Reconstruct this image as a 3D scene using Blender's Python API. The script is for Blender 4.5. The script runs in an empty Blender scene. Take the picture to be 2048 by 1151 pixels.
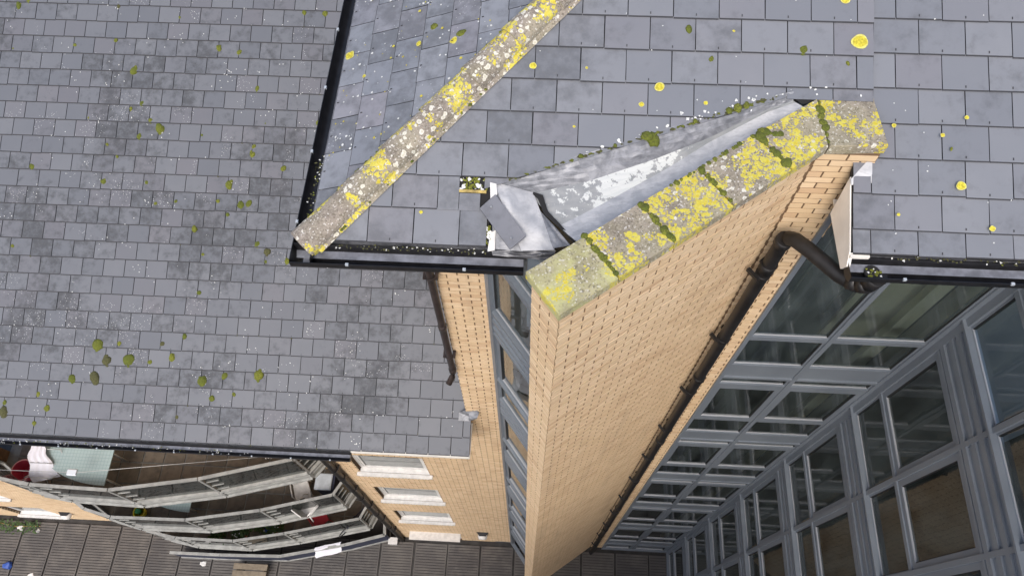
import bpy, math, random
from mathutils import Vector, Matrix
random.seed(11)
rnd = random.random
def U(a, b): return a + (b - a) * random.random()

# ------------------------------------------------------------------ camera, sky, sun, exposure
scene = bpy.context.scene
CAM = Vector((0.0, 0.0, 26.0))
cd = bpy.data.cameras.new('camera'); cam = bpy.data.objects.new('camera', cd)
scene.collection.objects.link(cam); scene.camera = cam
cx = Vector((0.99849182, 0.05345333, -0.01252267)).normalized()
cz = Vector((0.03508027, -0.44573708, 0.89447629)); cz = (cz - cx * cz.dot(cx)).normalized()
cy = cz.cross(cx)
cam.matrix_world = Matrix(((cx.x, cy.x, cz.x, CAM.x), (cx.y, cy.y, cz.y, CAM.y), (cx.z, cy.z, cz.z, CAM.z), (0, 0, 0, 1)))
cd.sensor_width = 36.0; cd.lens = 36.0 * 1500.0 / 2048.0
cd.clip_start = 0.05; cd.clip_end = 500.0

world = bpy.data.worlds.new('World'); scene.world = world; world.use_nodes = True
wn = world.node_tree
sky = wn.nodes.new('ShaderNodeTexSky'); sky.sky_type = 'NISHITA'; sky.sun_disc = False
SUN_EL, SUN_AZ = math.radians(52), math.radians(190)
sky.sun_elevation = SUN_EL; sky.sun_rotation = SUN_AZ
sky.air_density = 1.0; sky.dust_density = 4.0; sky.ozone_density = 1.0
bgn = wn.nodes['Background']; bgn.inputs['Strength'].default_value = 0.15
wn.links.new(sky.outputs[0], bgn.inputs['Color'])

sl = bpy.data.lights.new('sun', 'SUN'); sun = bpy.data.objects.new('sun', sl); scene.collection.objects.link(sun)
sl.energy = 1.25; sl.angle = math.radians(28); sl.color = (1.0, 0.97, 0.93)
sd = Vector((math.sin(SUN_AZ) * math.cos(SUN_EL), math.cos(SUN_AZ) * math.cos(SUN_EL), math.sin(SUN_EL)))
sun.rotation_euler = sd.to_track_quat('Z', 'Y').to_euler()
sun.location = (0, -5, 40)
scene.view_settings.view_transform = 'Standard'; scene.view_settings.look = 'None'
scene.view_settings.exposure = 0.50; scene.view_settings.gamma = 1.0

# ------------------------------------------------------------------ node helpers and materials
def new_mat(name):
    m = bpy.data.materials.new(name); m.use_nodes = True
    nt = m.node_tree; p = nt.nodes['Principled BSDF']
    return m, nt, p
def N(nt, t, **kw):
    n = nt.nodes.new(t)
    for k, v in kw.items(): setattr(n, k, v)
    return n
def L(nt, a, b): nt.links.new(a, b)
def setin(n, i, v):
    if hasattr(v, 'links') or hasattr(v, 'is_output'): n.id_data.links.new(v, n.inputs[i])
    else: n.inputs[i].default_value = v
def math_n(nt, op, a, b=0.0, c=None, clamp=False):
    n = N(nt, 'ShaderNodeMath', operation=op); n.use_clamp = clamp
    setin(n, 0, a); setin(n, 1, b)
    if c is not None: setin(n, 2, c)
    return n.outputs[0]
def mix(nt, fac, a, b, mode='MIX'):
    n = N(nt, 'ShaderNodeMix', data_type='RGBA', blend_type=mode)
    setin(n, 0, fac); 
    for idx, v in ((6, a), (7, b)):
        if hasattr(v, 'is_output'): nt.links.new(v, n.inputs[idx])
        else: n.inputs[idx].default_value = (v[0], v[1], v[2], 1)
    return n.outputs[2]
def ramp(nt, fac, lo, hi):
    n = N(nt, 'ShaderNodeMapRange'); n.interpolation_type = 'SMOOTHSTEP'
    setin(n, 0, fac); n.inputs[1].default_value = lo; n.inputs[2].default_value = hi
    return n.outputs[0]
def rnd_value(nt):
    a = N(nt, 'ShaderNodeAttribute', attribute_name='rnd'); o = N(nt, 'ShaderNodeObjectInfo')
    return math_n(nt, 'FRACT', math_n(nt, 'ADD', a.outputs['Fac'], o.outputs['Random']))
def pos_node(nt, offset=None, scale=(1, 1, 1)):
    g = N(nt, 'ShaderNodeNewGeometry'); out = g.outputs['Position']
    if offset is not None:
        c = N(nt, 'ShaderNodeCombineXYZ')
        setin(c, 0, math_n(nt, 'MULTIPLY', offset, 37.0)); setin(c, 1, math_n(nt, 'MULTIPLY', offset, 91.0)); setin(c, 2, math_n(nt, 'MULTIPLY', offset, 53.0))
        v = N(nt, 'ShaderNodeVectorMath', operation='ADD'); L(nt, out, v.inputs[0]); L(nt, c.outputs[0], v.inputs[1]); out = v.outputs[0]
    if scale != (1, 1, 1):
        v = N(nt, 'ShaderNodeVectorMath', operation='MULTIPLY'); L(nt, out, v.inputs[0]); v.inputs[1].default_value = scale; out = v.outputs[0]
    return out
def noise(nt, vec, scale, detail=4, rough=0.55, dist=0.0):
    n = N(nt, 'ShaderNodeTexNoise'); L(nt, vec, n.inputs['Vector'])
    n.inputs['Scale'].default_value = scale; n.inputs['Detail'].default_value = detail
    n.inputs['Roughness'].default_value = rough; n.inputs['Distortion'].default_value = dist
    return n.outputs[0]
def voro(nt, vec, scale, feature='F1', out='Distance', randomness=1.0):
    n = N(nt, 'ShaderNodeTexVoronoi', feature=feature); L(nt, vec, n.inputs['Vector'])
    n.inputs['Scale'].default_value = scale; n.inputs['Randomness'].default_value = randomness
    return n.outputs[out]
def bump(nt, p, h, strength=0.3, dist=0.01):
    b = N(nt, 'ShaderNodeBump'); b.inputs['Strength'].default_value = strength; b.inputs['Distance'].default_value = dist
    L(nt, h, b.inputs['Height']); L(nt, b.outputs[0], p.inputs['Normal'])
def plain(name, col, rough=0.6, metal=0.0, var=0.0, nscale=8.0, bumps=0.0):
    m, nt, p = new_mat(name)
    p.inputs['Roughness'].default_value = rough; p.inputs['Metallic'].default_value = metal
    if var or bumps:
        n1 = noise(nt, pos_node(nt), nscale, 5)
        c = mix(nt, ramp(nt, n1, 0.3, 0.7), [v * (1 - var) for v in col], [min(1, v * (1 + var)) for v in col])
        L(nt, c, p.inputs['Base Color'])
        if bumps: bump(nt, p, noise(nt, pos_node(nt), nscale * 6, 4), bumps, 0.004)
    else: p.inputs['Base Color'].default_value = (*col, 1)
    return m
M = {}

def slate_mat(name, dirt, purple, specks, tone=1.0):
    m, nt, p = new_mat(name)
    r = rnd_value(nt); r2 = math_n(nt, 'FRACT', math_n(nt, 'MULTIPLY', r, 7.31)); r3 = math_n(nt, 'FRACT', math_n(nt, 'MULTIPLY', r, 23.7))
    ps = pos_node(nt, r)
    pw = pos_node(nt)
    base = mix(nt, r, [v * tone for v in (0.165, 0.176, 0.199)], [v * tone for v in (0.203, 0.213, 0.234)])
    base = mix(nt, math_n(nt, 'MULTIPLY', ramp(nt, r2, 0.6, 1.0), purple), base, [v * tone for v in (0.195, 0.18, 0.20)])
    fine = noise(nt, ps, 3.0, 3)
    base = mix(nt, math_n(nt, 'MULTIPLY', ramp(nt, fine, 0.35, 0.7), 0.25), base, [v * tone for v in (0.152, 0.165, 0.188)])
    # dark damp algae patches, more on some slates than others
    patch = noise(nt, ps, 7.5, 6, 0.66)
    area = noise(nt, pw, 0.55, 2)
    lvl = math_n(nt, 'ADD', math_n(nt, 'MULTIPLY', r3, 0.24), math_n(nt, 'MULTIPLY', ramp(nt, area, 0.36, 0.64), 0.26))
    amt = math_n(nt, 'MULTIPLY', ramp(nt, math_n(nt, 'ADD', patch, lvl), 0.70, 1.08), dirt)
    base = mix(nt, amt, base, (0.062, 0.066, 0.073))
    gm = noise(nt, ps, 38, 3, 0.7)
    base = mix(nt, math_n(nt, 'MULTIPLY', ramp(nt, gm, 0.56, 0.72), math_n(nt, 'MULTIPLY', amt, 0.5)), base, (0.17, 0.155, 0.135))
    # pin-head white lichen, in clusters
    vd = voro(nt, pw, 30.0); vc = noise(nt, pw, 1.6, 2)
    sp = math_n(nt, 'MULTIPLY', math_n(nt, 'LESS_THAN', vd, 0.17), math_n(nt, 'GREATER_THAN', math_n(nt, 'ADD', vc, math_n(nt, 'MULTIPLY', r2, 0.2)), 0.72))
    base = mix(nt, math_n(nt, 'MULTIPLY', sp, specks), base, (0.62, 0.63, 0.62))
    scf = noise(nt, pos_node(nt, r, (1, 0.35, 0.35)), 26, 5, 0.7)
    base = mix(nt, math_n(nt, 'MULTIPLY', ramp(nt, scf, 0.62, 0.8), 0.35), base, (0.10, 0.105, 0.115))
    L(nt, base, p.inputs['Base Color'])
    rg = N(nt, 'ShaderNodeMapRange'); L(nt, amt, rg.inputs[0]); rg.inputs[3].default_value = 0.50; rg.inputs[4].default_value = 0.68; L(nt, rg.outputs[0], p.inputs['Roughness'])
    p.inputs['Specular IOR Level'].default_value = 0.35
    bump(nt, p, noise(nt, ps, 40, 4), 0.12, 0.003)
    return m
M['slate'] = slate_mat('slate', 0.50, 0.3, 0.0, 0.97)
M['slate_low'] = slate_mat('slate_low', 0.9, 0.35, 0.7, 0.76)
M['slate_hip'] = slate_mat('slate_hip', 0.55, 0.5, 0.35, 1.22)
M['slate_edge_shade'] = plain('slate_edge_shade', (0.035, 0.036, 0.042), 0.8)  # near-black paints the shadow gap between slate courses
M['felt'] = plain('roof_felt', (0.012, 0.012, 0.013), 0.9)

def brick_mat():
    m, nt, p = new_mat('buff_brick')
    r = rnd_value(nt); r2 = math_n(nt, 'FRACT', math_n(nt, 'MULTIPLY', r, 9.7))
    ps = pos_node(nt, r)
    c = mix(nt, r, (0.64, 0.47, 0.285), (0.72, 0.55, 0.36))
    c = mix(nt, math_n(nt, 'MULTIPLY', ramp(nt, r2, 0.70, 1.0), 0.6), c, (0.50, 0.325, 0.19))
    n1 = noise(nt, ps, 9, 4)
    c = mix(nt, math_n(nt, 'MULTIPLY', ramp(nt, n1, 0.45, 0.75), 0.30), c, (0.50, 0.335, 0.20))
    st = noise(nt, pos_node(nt, None, (1.6, 1.6, 0.20)), 1.5, 5, 0.65)
    c = mix(nt, math_n(nt, 'MULTIPLY', ramp(nt, st, 0.48, 0.75), 0.42), c, (0.40, 0.285, 0.185))
    L(nt, c, p.inputs['Base Color']); p.inputs['Roughness'].default_value = 0.85
    bump(nt, p, noise(nt, ps, 70, 4), 0.25, 0.003)
    return m
M['brick'] = brick_mat()
M['mortar'] = plain('mortar', (0.15, 0.093, 0.05), 0.9, var=0.25, nscale=5)

def coping_mat(name, stone, lichen_lo, green, white):
    m, nt, p = new_mat(name)
    pw = pos_node(nt); r = rnd_value(nt)
    agg = voro(nt, pw, 95, out='Color'); ag = N(nt, 'ShaderNodeSeparateColor'); L(nt, agg, ag.inputs[0])
    big = noise(nt, pw, 6, 5)
    c = mix(nt, ramp(nt, big, 0.3, 0.7), [v * 0.72 for v in stone], [v * 1.15 for v in stone])
    c = mix(nt, math_n(nt, 'MULTIPLY', ramp(nt, ag.outputs[0], 0.55, 1.0), 0.5), c, (0.42, 0.38, 0.32))
    c = mix(nt, math_n(nt, 'MULTIPLY', math_n(nt, 'GREATER_THAN', ag.outputs[1], 0.93), 0.7), c, (0.62, 0.60, 0.56))
    c = mix(nt, math_n(nt, 'MULTIPLY', math_n(nt, 'LESS_THAN', ag.outputs[2], 0.12), 0.6), c, (0.10, 0.085, 0.06))
    # white lichen rosettes
    wv = N(nt, 'ShaderNodeVectorMath', operation='ADD'); L(nt, pw, wv.inputs[0])
    wnz = N(nt, 'ShaderNodeTexNoise'); wnz.inputs['Scale'].default_value = 30; L(nt, pw, wnz.inputs['Vector'])
    wsc = N(nt, 'ShaderNodeVectorMath', operation='SCALE'); L(nt, wnz.outputs['Color'], wsc.inputs[0]); wsc.inputs['Scale'].default_value = 0.028
    L(nt, wsc.outputs[0], wv.inputs[1]); wp = wv.outputs[0]
    wd = voro(nt, wp, 17)
    wmask = math_n(nt, 'MULTIPLY', math_n(nt, 'LESS_THAN', wd, 0.33), math_n(nt, 'GREATER_THAN', noise(nt, pw, 4.5, 2), 1.0 - white))
    c = mix(nt, math_n(nt, 'MULTIPLY', wmask, 0.85), c, mix(nt, ramp(nt, wd, 0.1, 0.28), (0.55, 0.52, 0.42), (0.70, 0.68, 0.60)))
    # green algae film
    if green > 0:
        gm = ramp(nt, noise(nt, pw, 3.2, 4), 0.42, 0.6)
        c = mix(nt, math_n(nt, 'MULTIPLY', gm, green), c, (0.47, 0.46, 0.20))
    # yellow crustose lichen: rosettes of two sizes, switched on cell by cell where a slow noise is high
    ymask = None; rim = None; tone = None
    for sc, rad, lo in ((15.0, 0.46, lichen_lo + 0.01), (27.0, 0.50, lichen_lo - 0.02), (52.0, 0.48, lichen_lo - 0.03)):
        vn = N(nt, 'ShaderNodeTexVoronoi', feature='F1'); L(nt, wp, vn.inputs['Vector']); vn.inputs['Scale'].default_value = sc
        slow = noise(nt, vn.outputs['Position'], 3.4, 3, 0.55)
        wob = noise(nt, pw, 85, 4, 0.7)
        edge = math_n(nt, 'ADD', vn.outputs['Distance'], math_n(nt, 'MULTIPLY', math_n(nt, 'SUBTRACT', wob, 0.5), 0.5))
        on = math_n(nt, 'GREATER_THAN', slow, lo)
        mk = math_n(nt, 'MULTIPLY', ramp(nt, edge, rad, rad - 0.10), on)
        rm = math_n(nt, 'MULTIPLY', ramp(nt, edge, rad - 0.18, rad - 0.06), mk)
        sc2 = N(nt, 'ShaderNodeSeparateColor'); L(nt, vn.outputs['Color'], sc2.inputs[0])
        if ymask is None: ymask, rim, tone = mk, rm, sc2.outputs[0]
        else:
            ymask = math_n(nt, 'MAXIMUM', ymask, mk); rim = math_n(nt, 'MAXIMUM', rim, rm)
            tone = math_n(nt, 'MULTIPLY', math_n(nt, 'ADD', tone, sc2.outputs[0]), 0.5)
    ycol = mix(nt, ramp(nt, tone, 0.25, 0.75), (0.60, 0.53, 0.06), (0.55, 0.43, 0.02))
    ycol = mix(nt, math_n(nt, 'MULTIPLY', rim, 0.55), ycol, (0.64, 0.60, 0.20))
    ycol = mix(nt, math_n(nt, 'MULTIPLY', ramp(nt, noise(nt, pw, 110, 4, 0.7), 0.48, 0.66), 0.4), ycol, (0.36, 0.32, 0.07))
    ymask = math_n(nt, 'MULTIPLY', ymask, math_n(nt, 'ADD', 0.62, math_n(nt, 'MULTIPLY', ramp(nt, noise(nt, pw, 75, 3), 0.32, 0.44), 0.36)))
    c = mix(nt, ymask, c, ycol)
    L(nt, c, p.inputs['Base Color']); p.inputs['Roughness'].default_value = 0.92
    h = math_n(nt, 'ADD', math_n(nt, 'MULTIPLY', noise(nt, pw, 55, 5, 0.65), 1.0), math_n(nt, 'MULTIPLY', ymask, 0.5))
    bump(nt, p, h, 0.55, 0.006)
    return m
M['coping'] = coping_mat('concrete_coping', (0.27, 0.235, 0.18), 0.515, 0.12, 0.44)
M['coping_front'] = coping_mat('concrete_coping_green', (0.36, 0.33, 0.19), 0.575, 0.85, 0.28)
M['hip'] = coping_mat('concrete_hip_tile', (0.26, 0.225, 0.185), 0.53, 0.10, 0.62)

M['hip_foot'] = coping_mat('concrete_hip_foot', (0.25, 0.215, 0.18), 0.62, 0.05, 0.44)
def lead_mat(name, a, b, rough=0.55, met=0.25):
    m, nt, p = new_mat(name)
    pw = pos_node(nt)
    n1 = noise(nt, pw, 7, 6, 0.6, 0.6); n2 = noise(nt, pos_node(nt, None, (1, 3, 1)), 22, 4)
    c = mix(nt, ramp(nt, n1, 0.3, 0.68), a, b)
    c = mix(nt, math_n(nt, 'MULTIPLY', ramp(nt, n2, 0.5, 0.75), 0.3), c, [v * 0.6 for v in a])
    L(nt, c, p.inputs['Base Color']); p.inputs['Roughness'].default_value = rough; p.inputs['Metallic'].default_value = met
    bump(nt, p, noise(nt, pw, 12, 4), 0.35, 0.012)
    return m
M['lead'] = lead_mat('lead', (0.12, 0.128, 0.145), (0.29, 0.30, 0.325), 0.42, 0.15)
M['lead_pale'] = lead_mat('lead_pale', (0.37, 0.38, 0.40), (0.54, 0.545, 0.555), 0.5, 0.1)
M['lead_dark'] = lead_mat('lead_dark', (0.05, 0.052, 0.06), (0.16, 0.165, 0.18), 0.4)
def sole_mat():
    m, nt, p = new_mat('gutter_membrane')
    pw = pos_node(nt)
    n1 = noise(nt, pw, 5, 5)
    c = mix(nt, ramp(nt, n1, 0.3, 0.7), (0.22, 0.235, 0.245), (0.31, 0.32, 0.325))
    pe = noise(nt, pw, 16, 6, 0.68); reg = noise(nt, pw, 2.6, 2)
    sx = N(nt, 'ShaderNodeSeparateXYZ'); L(nt, pw, sx.inputs[0])
    band = math_n(nt, 'SUBTRACT', 1.0, math_n(nt, 'MULTIPLY', math_n(nt, 'ABSOLUTE', math_n(nt, 'SUBTRACT', sx.outputs[0], 0.62)), 1.25), clamp=True)
    f = math_n(nt, 'ADD', math_n(nt, 'MULTIPLY', pe, 0.55), math_n(nt, 'ADD', math_n(nt, 'MULTIPLY', reg, 0.25), math_n(nt, 'MULTIPLY', band, 0.24)))
    c = mix(nt, ramp(nt, f, 0.565, 0.575), c, (0.56, 0.58, 0.57))
    L(nt, c, p.inputs['Base Color']); p.inputs['Roughness'].default_value = 0.6
    bump(nt, p, f, 0.3, 0.006)
    return m
M['sole'] = sole_mat()
M['black'] = plain('black_plastic', (0.012, 0.012, 0.014), 0.38, var=0.3, nscale=12, bumps=0.1)
M['gutter_in'] = plain('gutter_sky_sheen', (0.17, 0.18, 0.21), 0.4, var=0.3, nscale=9)  # pale grey stands in for sky reflected in the channel
M['brown_pipe'] = plain('brown_pipe', (0.035, 0.026, 0.024), 0.42, var=0.3, nscale=8)
M['dark_pipe'] = plain('dark_pipe', (0.011, 0.0105, 0.011), 0.45, var=0.35, nscale=7)
M['white'] = plain('white_paint', (0.80, 0.78, 0.73), 0.55, var=0.08, nscale=5)
M['whitepvc'] = plain('white_window', (0.66, 0.65, 0.63), 0.45, var=0.10, nscale=10)
M['cloth'] = plain('white_cloth', (0.66, 0.66, 0.72), 0.9)
def frame_mat():
    m, nt, p = new_mat('blue_grey_frame')
    pw = pos_node(nt, None, (1, 1, 0.35)); n1 = noise(nt, pw, 2.2, 4, 0.5)
    c = mix(nt, ramp(nt, n1, 0.25, 0.75), (0.165, 0.19, 0.222), (0.20, 0.228, 0.262))
    n2 = noise(nt, pos_node(nt), 45, 3)
    c = mix(nt, math_n(nt, 'MULTIPLY', ramp(nt, n2, 0.6, 0.75), 0.25), c, (0.12, 0.13, 0.14))
    L(nt, c, p.inputs['Base Color']); p.inputs['Roughness'].default_value = 0.42; p.inputs['Metallic'].default_value = 0.15
    return m
M['frame'] = frame_mat()
M['frame_edge'] = plain('bare_metal_bead', (0.5, 0.52, 0.55), 0.35, 0.4)
M['gasket'] = plain('rubber_gasket', (0.012, 0.013, 0.015), 0.6)
def glass_mat(name, tint, refl=1.0, light_film=0.0):
    m = bpy.data.materials.new(name); m.use_nodes = True; nt = m.node_tree; nt.nodes.clear()
    o = N(nt, 'ShaderNodeOutputMaterial'); t = N(nt, 'ShaderNodeBsdfTransparent'); t.inputs[0].default_value = (*tint, 1)
    g = N(nt, 'ShaderNodeBsdfGlossy'); g.inputs['Roughness'].default_value = 0.015; g.inputs[0].default_value = (refl, refl, refl, 1)
    f = N(nt, 'ShaderNodeFresnel'); f.inputs[0].default_value = 1.62
    x = N(nt, 'ShaderNodeMixShader'); L(nt, f.outputs[0], x.inputs[0]); L(nt, g.outputs[0], x.inputs[2]); L(nt, x.outputs[0], o.inputs[0])
    if light_film:
        df = N(nt, 'ShaderNodeBsdfDiffuse'); df.inputs[0].default_value = (0.34, 0.42, 0.41, 1)  # diffuse layer paints pale reflections and brightness onto the panes
        y = N(nt, 'ShaderNodeMixShader'); pn = noise(nt, pos_node(nt, None, (1, 1, 0.3)), 3.0, 5, 0.6)
        L(nt, math_n(nt, 'MULTIPLY', ramp(nt, pn, 0.2, 0.8), light_film * 2), y.inputs[0]); L(nt, t.outputs[0], y.inputs[1]); L(nt, df.outputs[0], y.inputs[2]); L(nt, y.outputs[0], x.inputs[1])
    else: L(nt, t.outputs[0], x.inputs[1])
    bn = N(nt, 'ShaderNodeBump'); bn.inputs['Strength'].default_value = 0.06; bn.inputs['Distance'].default_value = 0.02
    L(nt, noise(nt, pos_node(nt), 2.2, 2), bn.inputs['Height']); L(nt, bn.outputs[0], g.inputs['Normal'])
    return m
M['glass'] = glass_mat('tinted_glass', (0.76, 0.85, 0.83), 0.8, 0.085)
M['glass_clear'] = glass_mat('clear_glass', (0.88, 0.91, 0.91), 1.0, 0.05)
M['glass_bay'] = glass_mat('bay_glass', (0.86, 0.90, 0.91), 1.0, 0.13)
M['glass_rail'] = glass_mat('rail_glass', (0.20, 0.225, 0.22), 0.7, 0.05)
M['room_dark'] = plain('room_dark', (0.30, 0.31, 0.29), 0.9, var=0.2, nscale=1.2)
M['room_blind'] = plain('brown_blind', (0.055, 0.050, 0.042), 0.9)
M['room_cream'] = plain('room_cream', (0.82, 0.78, 0.60), 0.8)
M['room_warm'] = plain('room_warm', (0.66, 0.52, 0.36), 0.85, var=0.15, nscale=1.5)
M['room_slab'] = plain('slab_edge', (0.30, 0.31, 0.30), 0.8)
M['blind'] = plain('pale_blind', (0.50, 0.53, 0.53), 0.8)
M['curtain'] = plain('curtain', (0.60, 0.64, 0.70), 0.9)
M['rail'] = plain('galvanised_rail', (0.33, 0.335, 0.32), 0.5, 0.2, var=0.18, nscale=6)
M['rail_dark'] = plain('rail_dark_grey', (0.17, 0.175, 0.17), 0.6, 0.1, var=0.2, nscale=6)  # darker grey for balcony slabs and rail rods
M['conc'] = plain('balcony_concrete', (0.20, 0.195, 0.18), 0.85, var=0.25, nscale=3)
def tile_mat():
    m, nt, p = new_mat('balcony_tile')
    r = rnd_value(nt); ps = pos_node(nt, r)
    c = mix(nt, r, (0.105, 0.09, 0.072), (0.155, 0.132, 0.107))
    c = mix(nt, ramp(nt, noise(nt, ps, 5, 4), 0.4, 0.75), c, (0.07, 0.064, 0.055))
    L(nt, c, p.inputs['Base Color']); p.inputs['Roughness'].default_value = 0.55
    return m
M['tile'] = tile_mat()
def deck_mat():
    m, nt, p = new_mat('deck_mesh')
    r = rnd_value(nt); pw = pos_node(nt)
    c = mix(nt, r, (0.075, 0.070, 0.069), (0.105, 0.097, 0.091))
    c = mix(nt, ramp(nt, noise(nt, pw, 2.0, 4), 0.4, 0.7), c, (0.13, 0.12, 0.11))
    L(nt, c, p.inputs['Base Color']); p.inputs['Roughness'].default_value = 0.6
    return m
M['deck'] = deck_mat()
M['deck_gap'] = plain('deck_underside', (0.045, 0.043, 0.042), 0.9, var=0.3, nscale=3)
M['asphalt'] = plain('asphalt', (0.05, 0.05, 0.05), 0.9, var=0.2, nscale=2)
def moss_mat():
    m, nt, p = new_mat('moss')
    r = rnd_value(nt); pw = pos_node(nt)
    c = mix(nt, r, (0.095, 0.125, 0.015), (0.19, 0.205, 0.025))
    c = mix(nt, ramp(nt, noise(nt, pw, 90, 3), 0.42, 0.62), c, (0.085, 0.092, 0.018))
    L(nt, c, p.inputs['Base Color']); p.inputs['Roughness'].default_value = 1.0
    bump(nt, p, noise(nt, pw, 160, 3), 0.8, 0.008)
    return m
M['moss'] = moss_mat()
M['moss_dark'] = plain('dead_moss', (0.075, 0.075, 0.03), 1.0, var=0.3, nscale=60, bumps=0.6)
M['lich_y'] = plain('yellow_lichen', (0.50, 0.43, 0.04), 0.95, var=0.3, nscale=55, bumps=0.4)
M['lich_rim'] = plain('yellow_lichen_rim', (0.58, 0.54, 0.14), 0.95, var=0.2, nscale=50)
M['lich_w'] = plain('white_lichen', (0.62, 0.63, 0.61), 0.95, var=0.1, nscale=60)
M['bench_wood'] = plain('weathered_bench', (0.20, 0.165, 0.12), 0.8, var=0.2)
M['timber'] = plain('damp_timber', (0.36, 0.27, 0.09), 0.85, var=0.4, nscale=18)
M['leaf'] = plain('plant_leaf', (0.045, 0.085, 0.022), 0.7, var=0.3, nscale=14)
M['terracotta'] = plain('terracotta', (0.30, 0.12, 0.06), 0.8, var=0.15)
M['red'] = plain('red_plastic', (0.42, 0.03, 0.045), 0.45)
M['pink'] = plain('pink_plastic', (0.50, 0.06, 0.11), 0.4)
M['pinkrim'] = plain('pale_pink_plastic', (0.72, 0.36, 0.38), 0.4)
M['yellow'] = plain('yellow_plastic', (0.62, 0.52, 0.03), 0.5)
M['green'] = plain('green_plastic', (0.03, 0.22, 0.09), 0.5)
M['blue'] = plain('blue_plastic', (0.03, 0.08, 0.33), 0.5)
M['navy'] = plain('navy_fabric', (0.02, 0.025, 0.05), 0.8)
M['greylid'] = plain('grey_plastic', (0.40, 0.44, 0.48), 0.5, var=0.12)
M['metal'] = plain('grey_metal', (0.42, 0.43, 0.43), 0.4, 0.4)
def table_mat():
    m, nt, p = new_mat('pale_blue_glass_top')
    g = N(nt, 'ShaderNodeTexBrick'); L(nt, pos_node(nt), g.inputs['Vector'])
    g.offset = 0.0; g.inputs['Scale'].default_value = 1.0
    g.inputs['Color1'].default_value = (0.335, 0.43, 0.44, 1); g.inputs['Color2'].default_value = (0.35, 0.445, 0.455, 1); g.inputs['Mortar'].default_value = (0.26, 0.35, 0.36, 1)
    g.inputs['Brick Width'].default_value = 0.075; g.inputs['Row Height'].default_value = 0.075; g.inputs['Mortar Size'].default_value = 0.006
    L(nt, g.outputs['Color'], p.inputs['Base Color']); p.inputs['Roughness'].default_value = 0.3
    return m
M['tabletop'] = table_mat()

# ------------------------------------------------------------------ mesh helpers
COL = scene.collection
class MB:
    """collects faces; build() links them as ONE mesh object"""
    def __init__(s): s.v = []; s.f = []; s.m = []; s.r = []; s.sm = []
    def face(s, pts, mat=0, r=0.0, smooth=False):
        i = len(s.v); s.v += [tuple(p) for p in pts]; s.f.append(tuple(range(i, i + len(pts)))); s.m.append(mat); s.r.append(r); s.sm.append(smooth)
    def hexa(s, b, t, mat=0, r=0.0, side=None, bottom=True):
        """b, t: matching rings of points, bottom and top (any count)"""
        n = len(b); i = len(s.v); s.v += [tuple(p) for p in b] + [tuple(p) for p in t]
        sm = mat if side is None else side
        s.f.append(tuple(range(i + n, i + 2 * n))); s.m.append(mat); s.r.append(r); s.sm.append(False)
        if bottom: s.f.append(tuple(range(i + n - 1, i - 1, -1))); s.m.append(sm); s.r.append(r); s.sm.append(False)
        for k in range(n):
            j = (k + 1) % n
            s.f.append((i + k, i + j, i + n + j, i + n + k)); s.m.append(sm); s.r.append(r); s.sm.append(False)
    def box(s, x0, x1, y0, y1, z0, z1, mat=0, r=0.0, T=None):
        b = [Vector((x0, y0, z0)), Vector((x1, y0, z0)), Vector((x1, y1, z0)), Vector((x0, y1, z0))]
        t = [p + Vector((0, 0, z1 - z0)) for p in b]
        if T is not None: b = [T @ p for p in b]; t = [T @ p for p in t]
        s.hexa(b, t, mat, r)
    def tube(s, pts, rad, seg=12, mat=0, caps=True, r=0.0):
        pts = [Vector(p) for p in pts]; rings = []
        for k, p in enumerate(pts):
            a = pts[max(0, k - 1)]; b = pts[min(len(pts) - 1, k + 1)]; d = (b - a).normalized()
            up = Vector((0, 0, 1)) if abs(d.z) < 0.95 else Vector((1, 0, 0))
            e = d.cross(up).normalized(); g = e.cross(d)
            rr = rad[k] if isinstance(rad, (list, tuple)) else rad
            rings.append([p + (e * math.cos(2 * math.pi * q / seg) + g * math.sin(2 * math.pi * q / seg)) * rr for q in range(seg)])
        i = len(s.v)
        for ring in rings: s.v += [tuple(p) for p in ring]
        for k in range(len(rings) - 1):
            for q in range(seg):
                w = (q + 1) % seg
                s.f.append((i + k * seg + q, i + k * seg + w, i + (k + 1) * seg + w, i + (k + 1) * seg + q)); s.m.append(mat); s.r.append(r); s.sm.append(True)
        if caps:
            s.f.append(tuple(i + q for q in range(seg - 1, -1, -1))); s.m.append(mat); s.r.append(r); s.sm.append(False)
            s.f.append(tuple(i + (len(rings) - 1) * seg + q for q in range(seg))); s.m.append(mat); s.r.append(r); s.sm.append(False)
    def mesh(s, name, mats):
        if any(s.sm):                                    # weld what is to be shaded smooth
            key = {}; mp = {}
            for fc, sm in zip(s.f, s.sm):
                if sm:
                    for i in fc:
                        k = tuple(round(c, 5) for c in s.v[i]); mp[i] = key.setdefault(k, i)
            s.f = [tuple(mp.get(i, i) for i in fc) if sm else fc for fc, sm in zip(s.f, s.sm)]
        me = bpy.data.meshes.new(name); me.from_pydata(s.v, [], s.f)
        for m in mats: me.materials.append(M[m] if isinstance(m, str) else m)
        me.polygons.foreach_set('material_index', s.m)
        me.polygons.foreach_set('use_smooth', s.sm)
        a = me.attributes.new('rnd', 'FLOAT', 'FACE'); a.data.foreach_set('value', s.r)
        me.update(); return me
    def build(s, name, mats, parent=None, kind=None, fix=False):
        me = s.mesh(name, mats if isinstance(mats, (list, tuple)) else [mats])
        return link(name, me, parent, None, kind)
def link(name, me, parent=None, mat=None, kind=None):
    o = bpy.data.objects.new(name, me); COL.objects.link(o)
    if parent is not None: o.parent = parent
    if mat is not None: o.matrix_local = mat
    if kind: o['kind'] = kind
    return o
def tag(o, label, cat, group=None):
    o['label'] = label; o['category'] = cat
    if group: o['group'] = group
    return o
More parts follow.
